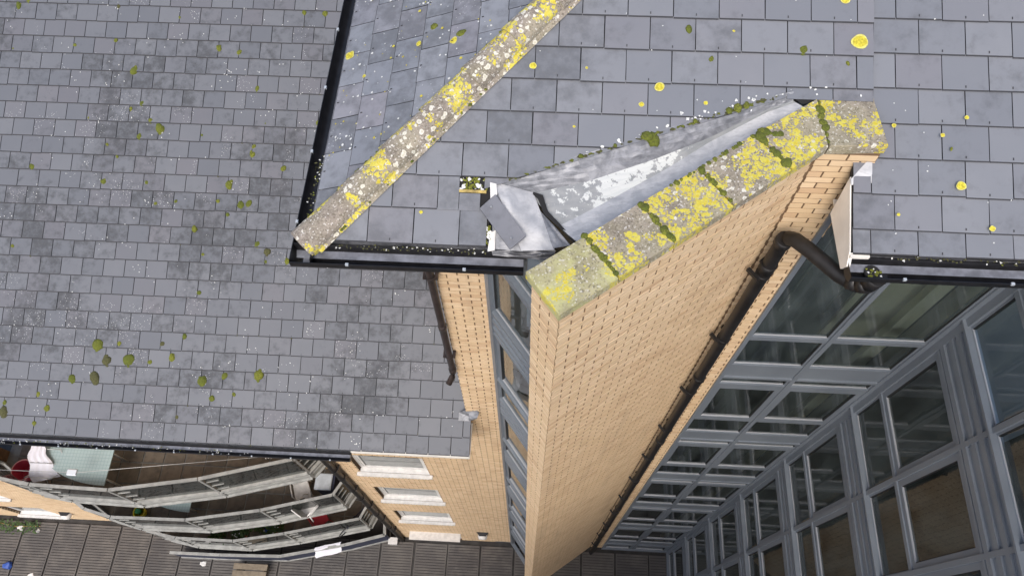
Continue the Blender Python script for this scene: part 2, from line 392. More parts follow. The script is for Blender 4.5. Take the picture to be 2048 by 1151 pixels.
def empty(name, loc, label, cat, group=None):
    o = bpy.data.objects.new(name, None); COL.objects.link(o); o.location = loc; o.empty_display_size = 0.3
    return tag(o, label, cat, group)
def frame_mat4(o, ex, ey, ez):
    return Matrix(((ex[0], ey[0], ez[0], o[0]), (ex[1], ey[1], ez[1], o[1]), (ex[2], ey[2], ez[2], o[2]), (0, 0, 0, 1)))
def unit_box_mesh(name, mat):
    b = MB(); b.box(0, 1, 0, 1, 0, 1); return b.mesh(name, [mat])
def clip(poly, a, b, c):
    """keep the part of a 2D polygon where a*x + b*y <= c"""
    out = []
    for k in range(len(poly)):
        p = poly[k]; q = poly[(k + 1) % len(poly)]
        fp = a * p[0] + b * p[1] - c; fq = a * q[0] + b * q[1] - c
        if fp <= 0: out.append(p)
        if fp * fq < 0:
            t = fp / (fp - fq); out.append((p[0] + (q[0] - p[0]) * t, p[1] + (q[1] - p[1]) * t))
    return out
def area2(poly):
    return 0.5 * abs(sum(poly[k][0] * poly[(k + 1) % len(poly)][1] - poly[(k + 1) % len(poly)][0] * poly[k][1] for k in range(len(poly))))
def rot_z(a): return Matrix.Rotation(a, 4, 'Z')
MOSS_LOW= [(-9.23, 7.31, 0.038), (-9.06, 7.4, 0.028), (-7.46, 7.35, 0.025), (-6.37, 7.18, 0.021), (-4.21, 7.34, 0.027), (-3.85, 7.33, 0.031), (-8.16, 6.63, 0.024), (-7.45, 6.74, 0.028), (-5.64, 6.65, 0.036), (-5.28, 6.59, 0.03), (-7.08, 6.21, 0.049), (-4.92, 5.96, 0.03), (-6.89, 5.64, 0.028), (-7.07, 5.54, 0.024), (-6.71, 5.35, 0.03), (-7.79, 5.35, 0.021), (-6.53, 5.2, 0.054), (-6.88, 5.06, 0.036), (-3.84, 5.4, 0.029), (-7.42, 4.9, 0.021), (-7.23, 4.71, 0.021), (-8.68, 4.47, 0.036), (-4.91, 4.82, 0.042), (-4.9, 4.96, 0.024), (-4.36, 4.6, 0.035), (-7.42, 4.26, 0.036), (-6.68, 4.27, 0.024), (-5.27, 4.28, 0.054), (-3.83, 4.89, 0.024), (-9.24, 6.53, 0.019), (-5.8, 5.12, 0.018), (-4.73, 5.36, 0.018), (-6.49, 3.92, 0.026), (-6.15, 3.97, 0.022), (-5.04, 3.95, 0.044), (-4.9, 3.98, 0.037), (-5.43, 4.0, 0.026), (-5.25, 3.78, 0.023), (-5.79, 3.52, 0.041), (-8.87, 3.1, 0.023), (-4.71, 3.3, 0.033), (-4.53, 3.18, 0.044), (-4.54, 3.01, 0.026), (-4.18, 3.03, 0.04), (-5.61, 3.09, 0.022), (-5.62, 2.45, 0.033), (-5.8, 1.72, 0.029), (-7.24, 1.51, 0.062), (-6.88, 1.55, 0.029), (-6.16, 1.58, 0.032), (-7.06, 1.26, 0.059), (-6.7, 1.29, 0.062), (-6.34, 1.27, 0.029), (-5.98, 1.36, 0.04), (-7.62, 0.94, 0.047), (-7.24, 0.97, 0.069), (-5.44, 1.0, 0.058), (-5.08, 1.1, 0.032), (-4.51, 1.14, 0.065), (-5.26, 0.73, 0.036), (-4.9, 0.81, 0.022), (-8.16, 0.66, 0.03), (-8.71, 0.34, 0.062), (-8.71, 0.5, 0.029), (-7.99, 0.44, 0.037), (-5.81, 0.4, 0.025), (-8.18, 0.19, 0.025)]
MOSS_NEAR= [(1.08, 1.76, 0.031), (1.26, 1.53, 0.019), (1.96, 1.62, 0.038), (2.3, 1.53, 0.016), (0.83, 0.88, 0.046), (3.08, 0.89, 0.011)]
MOSS_HIP= [(4.74, 0.78, 0.036), (4.57, 1.05, 0.04), (5.1, 0.73, 0.02)]
LICH_NEAR= [(0.867, 1.294, 0.042), (2.385, 1.701, 0.069), (2.272, 2.029, 0.038), (3.147, 0.607, 0.041), (0.733, 1.151, 0.023), (-0.114, 1.429, 0.031), (1.223, 1.179, 0.019), (2.646, 1.053, 0.019), (3.189, 1.134, 0.019), (3.01, 0.991, 0.019), (3.375, 0.291, 0.026), (2.683, 0.371, 0.015), (1.425, 1.755, 0.011), (0.302, 1.426, 0.012), (0.223, 0.959, 0.012), (-0.925, 0.248, 0.016)]
LICH_HIP= [(4.677, -0.044, 0.046), (4.507, 0.991, 0.036), (4.583, 0.658, 0.026), (4.382, 0.154, 0.017), (4.637, 0.406, 0.013), (4.508, 0.399, 0.01), (4.482, 0.521, 0.01), (4.29, 1.08, 0.013), (4.971, 0.62, 0.013), (5.311, 0.088, 0.013)]

# ------------------------------------------------------------------ ground
PI = math.pi
g = MB(); g.face([(-60, -60, -0.05), (60, -60, -0.05), (60, 60, -0.05), (-60, 60, -0.05)])
ground = g.build('ground', ['asphalt'], None, 'structure')
g = MB(); g.face([(-24, -6, -0.02), (8, -6, -0.02), (8, 4.4, -0.02), (-24, 4.4, -0.02)])
deck = g.build('deck', ['deck_gap'], None, 'structure')
# slatted deck panels, one object each, sharing one mesh
PW, PLN = 1.10, 2.4
pm = MB()
for k in range(28):
    y = k * PLN / 28
    pm.box(0.03, PW - 0.09, y, y + PLN / 28 * 0.80, 0.0, 0.022)
for x in (0.0, PW - 0.09): pm.box(x, x + 0.03, 0, PLN - 0.02, -0.005, 0.025)
panel_me = pm.mesh('deck_panel', ['deck'])
for j in range(3):
    for i in range(25):
        x = -20.2 + i * PW; y = 3.40 - (j + 1) * PLN
        link('deck_panel', panel_me, deck, Matrix.Translation((x, y, 0.0)) @ rot_z(U(-0.006, 0.006)))

# ------------------------------------------------------------------ slate roofs
A22, A21 = math.radians(22), math.radians(21)
def roof_frame(o, u, s, n): return frame_mat4(o, u, s, n)
def slate_roof(roof, T, u0, u1, rows, gg, w, ph, clips, mats, max_single, skip=(), gap=0.007, first=None, ch=0.009):
    """thing > roof > slate; clips(poly, centre) trims one slate's outline in (u, s)"""
    todo = []
    for k in range(rows):
        s0 = 0.0 if k == 0 else (first if first else gg) + (k - 1) * gg
        s1 = (first if first else gg) if k == 0 else s0 + gg
        off = ph + (0.5 * w if k % 2 else 0.0)
        i0 = int(math.floor((u0 - off) / w)) - 1; i1 = int(math.ceil((u1 - off) / w)) + 1
        for i in range(i0, i1):
            a = off + i * w
            if a + w < u0 or a > u1 or (k, i) in skip: continue
            full = [(a + gap / 2, s0), (a + w - gap / 2, s0), (a + w - gap / 2, s1 + 0.02), (a + gap / 2, s1 + 0.02)]
            poly = clips(clip(clip(full, -1, 0, -u0), 1, 0, u1), (a + w / 2, (s0 + s1) / 2))
            if len(poly) < 3 or area2(poly) < 0.0015: continue
            todo.append((a, s0, s1, poly, abs(area2(poly) - area2(full)) < 1e-5, k))
    def ring(poly, s0, s1, lift, slip):
        f = lambda s: 0.024 - 0.014 * (s - s0) / (s1 + 0.02 - s0) + lift
        return [Vector((p[0], p[1] - slip, f(p[1]) - 0.006)) for p in poly], [Vector((p[0], p[1] - slip + (ch if p[1] < s0 + 1e-5 else 0), f(p[1]))) for p in poly]  # tail chamfer widens the painted shadow line
    def dist(t):
        c = T @ Vector((t[0] + w / 2, (t[1] + t[2]) / 2, 0)); return (c - CAM).length
    todo.sort(key=dist)
    shared = {}
    rest = MB()
    for n, t in enumerate(todo):
        a, s0, s1, poly, whole, k = t
        lift = U(0, 0.003); slip = random.choice((0, 0, 0, 0.002, 0.004, 0.008)) if rnd() < 0.6 else 0
        if n < max_single:
            if whole:
                key = round(s1 - s0, 4)
                if key not in shared:
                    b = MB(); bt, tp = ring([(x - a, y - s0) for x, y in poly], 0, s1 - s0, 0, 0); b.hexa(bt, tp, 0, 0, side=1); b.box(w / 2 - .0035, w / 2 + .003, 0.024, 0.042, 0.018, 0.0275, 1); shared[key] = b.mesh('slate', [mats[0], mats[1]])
                link('slate', shared[key], roof, T @ Matrix.Translation((a, s0 - slip, lift)) @ rot_z(U(-0.006, 0.006)))
            else:
                b = MB(); bt, tp = ring(poly, s0, s1, lift, 0); b.hexa(bt, tp, 0, 0, side=1)
                me = b.mesh('slate', [mats[0], mats[1]]); link('slate', me, roof, T)
        else:
            bt, tp = ring(poly, s0, s1, lift, slip); rest.hexa([T @ p for p in bt], [T @ p for p in tp], 0, rnd(), side=1)
    if rest.f: rest.build('slates_beyond', [mats[0], mats[1]], roof, 'stuff')
    return todo

moss_me = []
for q in range(4):
    b = MB(); seg, rings = 12, 6
    rr = [[1 + U(-0.16, 0.16) for _ in range(seg)] for _ in range(rings + 1)]
    def mp(i, j):
        th = (i / rings) * PI * 0.5; r = math.cos(th) * rr[i][j % seg]; ph = 2 * PI * j / seg
        return (r * math.cos(ph), r * math.sin(ph) * 1.15, math.sin(th) * 0.62 * (0.85 + 0.3 * rr[i][j % seg] - 0.3) - 0.05)
    for i in range(rings):
        for j in range(seg): b.face([mp(i, j), mp(i, j + 1), mp(i + 1, j + 1), mp(i + 1, j)], 0, 0, True)
    me = b.mesh('moss_cushion', ['moss']); moss_me.append(me)
moss_dark_me = []
for me in moss_me:
    m2 = me.copy(); m2.materials[0] = M['moss_dark']; moss_dark_me.append(m2)
def moss(parent, T, u, s, r, dark=False):
    me = random.choice(moss_dark_me if dark else moss_me)
    link('moss_cushion', me, parent, T @ Matrix.Translation((u, s, 0.014)) @ Matrix.Diagonal((U(.8, 1.0), U(1.0, 1.35), 1, 1)) @ rot_z(U(0, 6.28)) @ Matrix.Diagonal((r, r, r, 1)))
def blob(mb, T, u, s, h, r, mat, seg=14, wob=0.12, sq=1.0):
    a0 = U(0, 6.28); k1, k2 = random.randint(2, 4), random.randint(4, 6)
    pts = [T @ Vector((u + r * math.cos(2 * PI * q / seg) * (1 + wob * math.sin(k1 * 2 * PI * q / seg + a0) + wob * 0.6 * math.sin(k2 * 2 * PI * q / seg + 2 * a0)),
                       s + sq * r * math.sin(2 * PI * q / seg) * (1 + wob * math.sin(k1 * 2 * PI * q / seg + a0)), h)) for q in range(seg)]
    mb.face(pts, mat)
def scatter_white(mb, T, boxes):
    for (ua, ub, sa, sb, n, r0, r1) in boxes:
        for _ in range(n):
            u, s = U(ua, ub), U(sa, sb); r = U(r0, r1)
            blob(mb, T, u, s, 0.0275, r, 2, 9, 0.3)
            if r > 0.012: blob(mb, T, u + U(-.4, .4) * r, s + U(-.4, .4) * r, 0.0285, r * 0.35, 3, 7)

# ------------------------------------------------------------------ THE TALL BLOCK
tall = empty('tall_building', (0, 0, 0), 'tall buff brick block with hipped slate roof, angled bay and blue-grey glazing', 'building')
tall.location = (0, 0, 0)
EZ, EY = 21.0, 2.83
c22, s22 = math.cos(A22), math.sin(A22)
XH = -1.78
# roof decks: three slopes, each a part with its slates below it
def deck_part(name, pts, parent):
    b = MB(); lo = [Vector(p) - Vector((0, 0, 0.06)) for p in pts]; b.hexa(lo, [Vector(p) for p in pts]); return b.build(name, ['felt'], parent)
def on_main(x, y, y0=EY): return (x, y, EZ + (y - y0) * math.tan(A22))
RY = 8.2
roof_main = deck_part('roof', [on_main(XH + .03, EY + .03), on_main(-0.40, EY + .02), on_main(-0.40, 3.30), on_main(1.80, 3.99), on_main(2.50, 4.02), on_main(2.50, RY), on_main(XH + RY - EY, RY)], tall)
roof_right = deck_part('roof', [on_main(2.36, 2.92, 2.90), on_main(4.9, 2.92, 2.90), on_main(4.9, RY, 2.90), on_main(2.50, RY, 2.90), on_main(2.50, 4.0, 2.90), on_main(2.36, 3.5, 2.90)], tall)
def on_hip(x, y): return (x, y, EZ + (x - XH) * math.tan(A22))
roof_hip = deck_part('roof', [on_hip(XH + .03, EY + .06), on_hip(XH + RY - EY, RY), on_hip(XH + .03, RY)], tall)
T_main = roof_frame((0, EY, EZ), (1, 0, 0), (0, c22, s22), (0, -s22, c22))
T_right = roof_frame((0, 2.90, EZ), (1, 0, 0), (0, c22, s22), (0, -s22, c22))
T_hip = roof_frame((XH, 0, EZ), (0, -1, 0), (c22, 0, s22), (-s22, 0, c22))
def clip_main(p, c):
    p = clip(p, -1, c22, -XH)                         # hip
    if c[0] < -0.43 and c[1] < 0.5: p = clip(p, 1, 0, -0.415)        # lead at the bay's left
    if c[0] >= -0.43 and c[0] < 1.80: p = clip(p, 0.349, -1, -0.605)
    if c[0] >= 1.80: p = clip(p, 0, -1, -1.235)
    return p
W1 = 0.352
# row 0 joints at x = -1.33 + n * .352 ; the slipped half slate leaves a hole in row 1
slate_roof(roof_main, T_main, XH, 2.492, 20, 0.262, W1, -1.33, clip_main, ('slate', 'slate_edge_shade'), 190, skip=((1, 1),), first=0.275)
slate_roof(roof_right, T_right, 2.36, 4.9, 20, 0.275, W1, 2.493, lambda p, c: (clip(p, -1, 0, -2.494) if c[1] > 0.60 else p), ('slate', 'slate_edge_shade'), 110, first=0.185)
slate_roof(roof_hip, T_hip, -RY, -EY, 16, 0.262, W1, -4.68, lambda p, c: clip(p, 1, c22, -EY), ('slate_hip', 'slate_edge_shade'), 120)
# the hole: half of the missing slate is bridged, the rest shows batten, moss and felt
b = MB()
bt = [(-0.80 - 0.0, 0.275), (-0.64, 0.275), (-0.64, 0.545), (-0.80, 0.545)]
b.hexa([T_main @ Vector((p[0], p[1], 0.014)) for p in bt], [T_main @ Vector((p[0], p[1], 0.020)) for p in bt], 0, 0.3, side=1); b.build('slate', ['slate', 'slate_edge_shade'], roof_main)
b = MB()
bt = [(-0.636, 0.275), (-0.475, 0.275), (-0.475, 0.41), (-0.636, 0.41)]
b.hexa([T_main @ Vector((p[0], p[1], 0.012)) for p in bt], [T_main @ Vector((p[0], p[1], 0.018)) for p in bt], 0, 0.7, side=1); b.build('slate', ['slate', 'slate_edge_shade'], roof_main)
b = MB(); b.box(-0.64, -0.43, 0.415, 0.437, 0.002, 0.020, T=T_main); b.build('batten', ['timber'], roof_main)
b = MB()
for _ in range(46): blob(b, T_main @ Matrix.Translation((0, 0, U(0.003, 0.014))), U(-0.63, -0.43), U(0.44, 0.54), 0, U(0.006, 0.018), random.choice((0, 0, 1)), 7, 0.3)
for _ in range(26): blob(b, T_main @ Matrix.Translation((0, 0, U(0.004, 0.02))), U(-0.42, -0.385), U(0.0, 0.16), 0, U(0.006, 0.016), random.choice((0, 1)), 7, 0.3)
b.build('moss_litter', ['moss', 'lich_w'], roof_main, 'stuff')
# moss and lichen on the near slopes
for u, s, r in MOSS_NEAR: moss(roof_main if u < 2.49 else roof_right, T_main, u, s, r)
for u, s, r in MOSS_HIP: moss(roof_hip, T_hip, -u, s + 0.1, r)
LM = ['lich_y', 'lich_rim', 'lich_w', 'slate']
b = MB()
for u, s, r in LICH_NEAR:
    T = T_main
    blob(b, T, u, s, 0.0255, r * .92, 1, 22, 0.06, .9); blob(b, T, u, s, 0.0268, r * 0.74, 0, 22, 0.06, .9)
scatter_white(b, T_main, ((1.0, 1.7, 1.08, 1.25, 9, 0.005, 0.014), (1.9, 2.4, 1.27, 1.36, 5, 0.008, 0.014), (-1.2, 2.4, 0.3, 2.3, 22, 0.003, 0.005)))
for q in range(30):                                     # crust of white lichen along the flashing
    x = U(0.3, 1.9); blob(b, T_main, x, 0.605 + 0.349 * x + U(0.03, 0.08), 0.0275, U(0.003, 0.009) if rnd() < .85 else .013, 2, 8, 0.25)
b.build('lichen', LM, roof_main, 'stuff')
b = MB()
scatter_white(b, T_right, ((2.6, 3.9, 0.1, 2.0, 16, 0.003, 0.007),))
b.build('lichen', LM, roof_right, 'stuff')
b = MB()
for u, s, r in LICH_HIP:
    blob(b, T_hip, -u, s + 0.1, 0.0255, r, 1, 22, 0.10); blob(b, T_hip, -u, s + 0.1, 0.0268, r * 0.8, 0, 22, 0.10)
for _ in range(170):
    y = U(3.6, 5.3); s = U(0.05, min(1.5, (y - EY) / c22 - 0.15)); blob(b, T_hip, -y, s, 0.0275, U(0.003, 0.013) * (1 if rnd() < .5 else .6), random.choice((2, 2, 2, 2, 0)), 9, 0.2)
b.build('lichen', LM, roof_hip, 'stuff')

# hip tiles
ht = Vector((1, 1, math.tan(A22))).normalized(); hs = Vector((1, -1, 0)).normalized(); hu = hs.cross(ht)
if hu.z < 0: hu = -hu
h0 = Vector((XH, EY, EZ))
def hip_tile(t0, t1, w0, w1, lift0, lift1, mat='hip'):
    b = MB(); seg = 12; prof = []
    for k in range(seg + 1):
        a = PI * k / seg; prof.append((math.cos(a), max(-0.2, math.sin(a) ** 0.75)))
    def P(t, w, lift, k, inner=0):
        c, sn = prof[k]; ww = w - inner; return h0 + ht * t + hs * (c * ww) + hu * (sn * (0.098 - inner) + lift)
    for k in range(seg):
        b.face([P(t0, w0, lift0, k), P(t1, w1, lift1, k), P(t1, w1, lift1, k + 1), P(t0, w0, lift0, k + 1)], 0, 0, True)
        b.face([P(t0, w0, lift0, k), P(t0, w0, lift0, k + 1), P(t0, w0, lift0, k + 1, .018), P(t0, w0, lift0, k, .018)], 1)
        b.face([P(t1, w1, lift1, k), P(t1, w1, lift1, k, .018), P(t1, w1, lift1, k + 1, .018), P(t1, w1, lift1, k + 1)], 0)
    return b.build('hip_tile', [mat, 'coping_front'], tall)
t = -0.06
hip_tile(t, 0.47, 0.132, 0.118, 0.024, 0.008, 'hip_foot')
t = 0.43
while t < 7.0:
    hip_tile(t, t + 0.48, 0.125 + U(-.003, .003), 0.114, 0.026 + U(0, .005), 0.008); t += 0.445
b = MB()                                                # mortar bed under the hip tiles
for sgn in (-1, 1):
    p = [h0 + hs * sgn * 0.11 + hu * 0.03, h0 + ht * 7.2 + hs * sgn * 0.11 + hu * 0.03, h0 + ht * 7.2 + hs * sgn * 0.150 - hu * 0.008, h0 + hs * sgn * 0.150 - hu * 0.008]
    b.face(p if sgn > 0 else p[::-1])
q = [h0 + ht * -0.05 + hs * c - hu * 0.0 for c in (-0.115, 0.115)]
b.hexa([q[0] - hu * .03, q[1] - hu * .03, q[1] - hu * .03 + ht * .05, q[0] - hu * .03 + ht * .05], [q[0] + hu * .055, q[1] + hu * .055, q[1] + hu * .055 + ht * .05, q[0] + hu * .055 + ht * .05])
b.build('mortar_bed', ['hip'], tall)
for _ in range(30):
    tt = U(0.2, 2.6); sg = random.choice((-1, 1))
    p = h0 + ht * tt + hs * sg * 0.14
    moss(tall, Matrix.Translation(p), 0, 0, U(0.006, 0.014))

# gutters: U-shaped channel with a painted sky reflection along its floor, swept along x or y
def gutter(x0, x1, yb, yf, zt, along='x', parent=None, depth=0.10, sheen=0.035, ends=(1, 1), gap=None, name='gutter', water=None):
    b = MB(); m = 0.006; d = 1 if yf > yb else -1
    W = abs(yf - yb)
    prof = [(0, 0), (0, -depth * .55), (W * .18, -depth * .9), (W * .35, -depth), (W * .65, -depth), (W * .82, -depth * .9), (W, -depth * .55), (W, 0)]
    inn = [(m, 0), (m, -depth * .52), (W * .2, -depth * .84), (W * .36, -depth + m), (W * .64, -depth + m), (W * .8, -depth * .84), (W - m, -depth * .52), (W - m, 0)]
    def pt(a, q): return (a, yb + d * q[0], zt + q[1]) if along == 'x' else (yb + d * q[0], a, zt + q[1])
    for A in (prof, inn):
        for k in range(7): b.face([pt(x0, A[k]), pt(x1, A[k]), pt(x1, A[k + 1]), pt(x0, A[k + 1])], 0, 0, True)
    for A, B2 in ((prof[0], inn[0]), (inn[7], prof[7])): b.face([pt(x0, A), pt(x1, A), pt(x1, B2), pt(x0, B2)], 2)
    for xe, on in ((x0, ends[0]), (x1, ends[1])):
        if on: b.face([pt(xe, q) for q in prof])
    b.face([pt(x0 + .003, (W * .16, -depth + sheen)), pt(x1 - .003, (W * .16, -depth + sheen)), pt(x1 - .003, (W * .52, -depth + sheen * .8)), pt(x0 + .003, (W * .52, -depth + sheen * .8))], 1)
    o = b.build(name, ['black', 'gutter_in', 'black'], parent)
    # brackets on the front lip
    n = max(2, int(abs(x1 - x0) / 0.62)); 
    for k in range(n):
        a = x0 + (k + 0.5) * (x1 - x0) / n; bb = MB()
        q = [pt(a - .012, (W - .012, .008)), pt(a + .012, (W - .012, .008)), pt(a + .012, (W + .007, .008)), pt(a - .012, (W + .007, .008))]
        lo = [pt(a - .012, (W - .012, -.012)), pt(a + .012, (W - .012, -.012)), pt(a + .012, (W + .007, -.012)), pt(a - .012, (W + .007, -.012))]
        bb.hexa(lo, q); bb.build('gutter_clip', ['greylid'], o)
    return o
g1 = gutter(-1.93, -0.12, 2.835, 2.660, 20.94, 'x', tall, 0.11, 0.045)
g2 = gutter(2.68, 8.15, -1.765, -1.93, 20.95, 'y', tall, 0.11, 0.02, ends=(0, 1))
g3 = gutter(2.36, 4.75, 2.915, 2.735, 20.93, 'x', tall, 0.11, 0.050)
# lining left bare at the outlet, with a scrap of moss and a white flake in it
b = MB(); b.tube([(2.55, 2.815, 20.86), (2.55, 2.815, 20.884)], 0.06, 16); b.build('outlet', ['felt'], g3)
b = MB()
for _ in range(14): blob(b, Matrix.Translation((2.55, 2.81, U(20.886, 20.90))), U(-.05, .06), U(-.04, .04), 0, U(.006, .016), random.choice((0, 0, 1)), 7, .3)
for _ in range(80):
    x = U(2.6, 4.7); blob(b, Matrix.Translation((0, 0, U(20.95, 20.97))), x, U(2.88, 2.915), 0, U(.004, .012), random.choice((0, 2, 2, 2, 2, 2, 2, 1)), 6, .3)
b.build('gutter_debris', ['moss', 'lich_w', 'moss_dark'], g3, 'stuff')
b = MB()
for _ in range(90):
    x = U(-1.6, -0.4); blob(b, Matrix.Translation((0, 0, U(20.95, 20.965))), x, U(2.79, 2.83), 0, U(.003, .010), random.choice((1, 2, 2, 2)), 6, .3)
for _ in range(130):
    y = U(2.8, 3.7); blob(b, Matrix.Translation((0, 0, U(20.90, 20.95))), U(-1.88, -1.79), y, 0, U(.003, .010), random.choice((0, 1, 2, 2)), 6, .3)
b.build('gutter_debris', ['moss', 'lich_w', 'moss_dark'], g1, 'stuff')

# ------------------------------------------------------------------ brickwork
BR_ME = unit_box_mesh('brick', 'brick')
CO = 0.075; BL = 0.225
def field(o, d, nn, length, z0, z1, holes=(), shift=0.0, phase=0.0):
    """list of bricks (matrix, centre) on a vertical plane; o corner, d along, nn outward"""
    out = []; nrow = int(round((z1 - z0) / CO))
    for r in range(nrow):
        zb = z1 - (r + 1) * CO + 0.006; zt = zb + CO - 0.012
        a = -BL + (BL / 2 if r % 2 else 0) + phase
        while a < length:
            p0, p1 = max(a + 0.008, 0.0), min(a + BL - 0.008, length)
            a += BL
            segs = [(p0, p1)]
            for (ha, hb, hz0, hz1) in holes:
                if zt > hz0 and zb < hz1:
                    ns = []
                    for (x, y) in segs:
                        if hb <= x or ha >= y: ns.append((x, y))
                        else:
                            if ha > x: ns.append((x, ha))
                            if hb < y: ns.append((hb, y))
                    segs = ns
            for (x, y) in segs:
                if y - x < 0.02: continue
                pr = 0.0045 + U(-0.0015, 0.0015)
                e1 = Vector((d[0] * (y - x), d[1] * (y - x), 0)); e2 = Vector((-nn[0] * 0.06, -nn[1] * 0.06, 0))
                org = Vector((o[0] + d[0] * x + nn[0] * pr, o[1] + d[1] * x + nn[1] * pr, zb))
                if Vector((e1.x, e1.y, 0)).cross(e2).z < 0: org = org + e1; e1 = -e1
                out.append((org, e1, e2, Vector((0, 0, zt - zb)), (zb + zt) / 2))
    return out
def lay(bricks, parent, nsingle):
    bricks.sort(key=lambda q: (q[0] + q[1] * 0.5 - CAM).length)
    rest = MB()
    for n, (o, e1, e2, e3, zc) in enumerate(bricks):
        if n < nsingle: link('brick', BR_ME, parent, frame_mat4(o, e1, e2, e3))
        else:
            i = len(rest.v); pts = [o, o + e1, o + e1 + e2, o + e2]; pts = [tuple(p) for p in pts] + [tuple(p + e3) for p in pts]
            rest.v += pts; rv = rnd()
            for fc in ((0, 1, 5, 4), (4, 5, 6, 7), (1, 2, 6, 5), (3, 0, 4, 7), (1, 0, 3, 2)):
                rest.f.append(tuple(i + k for k in fc)); rest.m.append(0); rest.r.append(rv); rest.sm.append(False)
    if rest.f: rest.build('bricks_beyond', ['brick'], parent, 'stuff')

YW = 3.55
WX, WY = 0.152, 2.119                                    # outer corner of the angled bay
D = (0.8, 0.6); NB = (-0.6, 0.8); NF = (0.6, -0.8); ND = (-0.8, -0.6)
TH = 0.33
ZC0, ZC1 = 21.375, 21.475                                 # coping underside and top
S1 = (YW - WY) / 0.6                                      # bay wall runs this far to the return
IX = WX + 0.8 * S1
XB = 2.44                                                # where brick gives way to glazing
# bay wall core
b = MB()
pl = [(WX, WY), (IX, YW), (2.52, YW), (2.52, 4.0), (IX - 0.2, YW + 0.42), (WX + NB[0] * TH + D[0] * S1, WY + NB[1] * TH + D[1] * S1), (WX + NB[0] * TH, WY + NB[1] * TH)]
b.hexa([(x, y, 20.2) for x, y in pl], [(x, y, ZC0) for x, y in pl])
pl2 = [(WX, WY), (IX, YW), (XB, YW), (XB, YW + 0.3), (IX - 0.1, YW + 0.3), (WX + NB[0] * TH, WY + NB[1] * TH)]
b.hexa([(x, y, -0.05) for x, y in pl2], [(x, y, 20.2) for x, y in pl2])
bay = b.build('wall', ['mortar'], tall); bay['label'] = 'angled buff brick bay wall'
bk = field((WX, WY), D, NF, S1 - 0.012, 0.0, ZC0 - 0.01)
bk += field((WX, WY), NB, ND, TH, 0.0, ZC0 - 0.01, phase=0.11)
bk += field((IX + 0.012, YW), (1, 0), (0, -1), XB - IX - 0.012, 0.0, 20.2)
bk += field((IX + 0.012, YW), (1, 0), (0, -1), 2.52 - IX - 0.012, 20.2, ZC0 - 0.01)
lay(bk, bay, 300)
# straight wall left of the bay
BX0, BX1 = -1.07, -0.52
b = MB(); b.box(BX0, BX1, YW, YW + 0.3, -0.05, 20.85); b.box(BX0, BX0 + .3, YW + .3, 9.0, 12.0, 20.85); left_wall = b.build('wall', ['mortar'], tall); left_wall['label'] = 'straight buff brick wall beside the bay'
bk = field((BX0, YW), (1, 0), (0, -1), BX1 - BX0, 0.0, 20.85)
lay(bk, left_wall, 280)
b = MB(); bk = field((BX0, YW), (0, 1), (-1, 0), 4.5, 13.0, 20.85); lay(bk, left_wall, 0)

# ------------------------------------------------------------------ coping stones
def cop(s0, s1, mats, r, mo=0.0):
    """a stone of the raking line: from s0 to s1 along D, front edge on the bay's outer line"""
    fx, fy = 0.145, 2.07; w = 0.395
    q = [(fx + D[0] * s0, fy + D[1] * s0), (fx + D[0] * s1, fy + D[1] * s1), (fx + D[0] * s1 + NB[0] * w, fy + D[1] * s1 + NB[1] * w), (fx + D[0] * s0 + NB[0] * w, fy + D[1] * s0 + NB[1] * w)]
    return q
def stone(q, mats, dz=0.0):
    b = MB(); c = Vector((sum(p[0] for p in q) / len(q), sum(p[1] for p in q) / len(q), 0)); z0, z1 = ZC0 + dz, ZC1 + dz
    ins = [(p[0] + (c.x - p[0]) * 0.025, p[1] + (c.y - p[1]) * 0.025) for p in q]
    b.hexa([(x, y, z0) for x, y in q], [(x, y, z1 - 0.012) for x, y in q])
    lo = [(x, y, z1 - 0.012) for x, y in q]; hi = [(x, y, z1) for x, y in ins]
    for k in range(len(q)):
        j = (k + 1) % len(q); b.face([lo[k], lo[j], hi[j], hi[k]])
    b.f.pop(0); b.m.pop(0); b.r.pop(0); b.sm.pop(0)
    b.face(hi)
    return b.build('coping_stone', mats, tall)
joints = [0.0, 0.50, 0.985, 1.53, 2.15]
stone(cop(0.0, 0.493, None, 0), ['coping_front'])
stone(cop(0.507, 0.980, None, 0), ['coping'], 0.002)
stone(cop(0.992, 1.523, None, 0), ['coping'], -0.002)
stone(cop(1.537, 2.075, None, 0), ['coping'], 0.001)
e0 = cop(2.089, 2.45, None, 0)
stone([e0[0], (2.10, 3.535), (2.075, 3.985), e0[3]], ['coping'], 0.003)
stone([(2.113, 3.538), (2.545, 3.565), (2.505, 4.015), (2.088, 3.987)], ['coping'], -0.001)
# moss in the joints and along the back edge
def moss_line(p0, p1, n, r0, r1):
    for k in range(n):
        f = (k + rnd()) / n; x = p0[0] + (p1[0] - p0[0]) * f + U(-.006, .006); y = p0[1] + (p1[1] - p0[1]) * f + U(-.006, .006)
        moss(tall, Matrix.Translation((x, y, ZC1 - 0.016)), 0, 0, U(r0 * .7, r1) * 1.08)
for s, n, r0, r1 in ((0.50, 13, .014, .028), (0.986, 14, .016, .030), (1.53, 11, .012, .024), (2.082, 8, .016, .040)):
    q = cop(s, s, None, 0); moss_line((q[0][0] + NB[0] * .02, q[0][1] + NB[1] * .02), (q[3][0], q[3][1]), n, r0, r1)
moss_line((2.10, 3.56), (2.08, 3.98), 7, .016, .04)
q0 = cop(1.25, 1.25, None, 0)[3]; q1 = cop(2.2, 2.2, None, 0)[3]
moss_line((q0[0] + .01, q0[1] - .01), (q1[0] + .01, q1[1] - .01), 22, .010, .022)
moss_line((q1[0] - .05, q1[1] - .06), (q1[0] + .1, q1[1] - .08), 8, .018, .034)

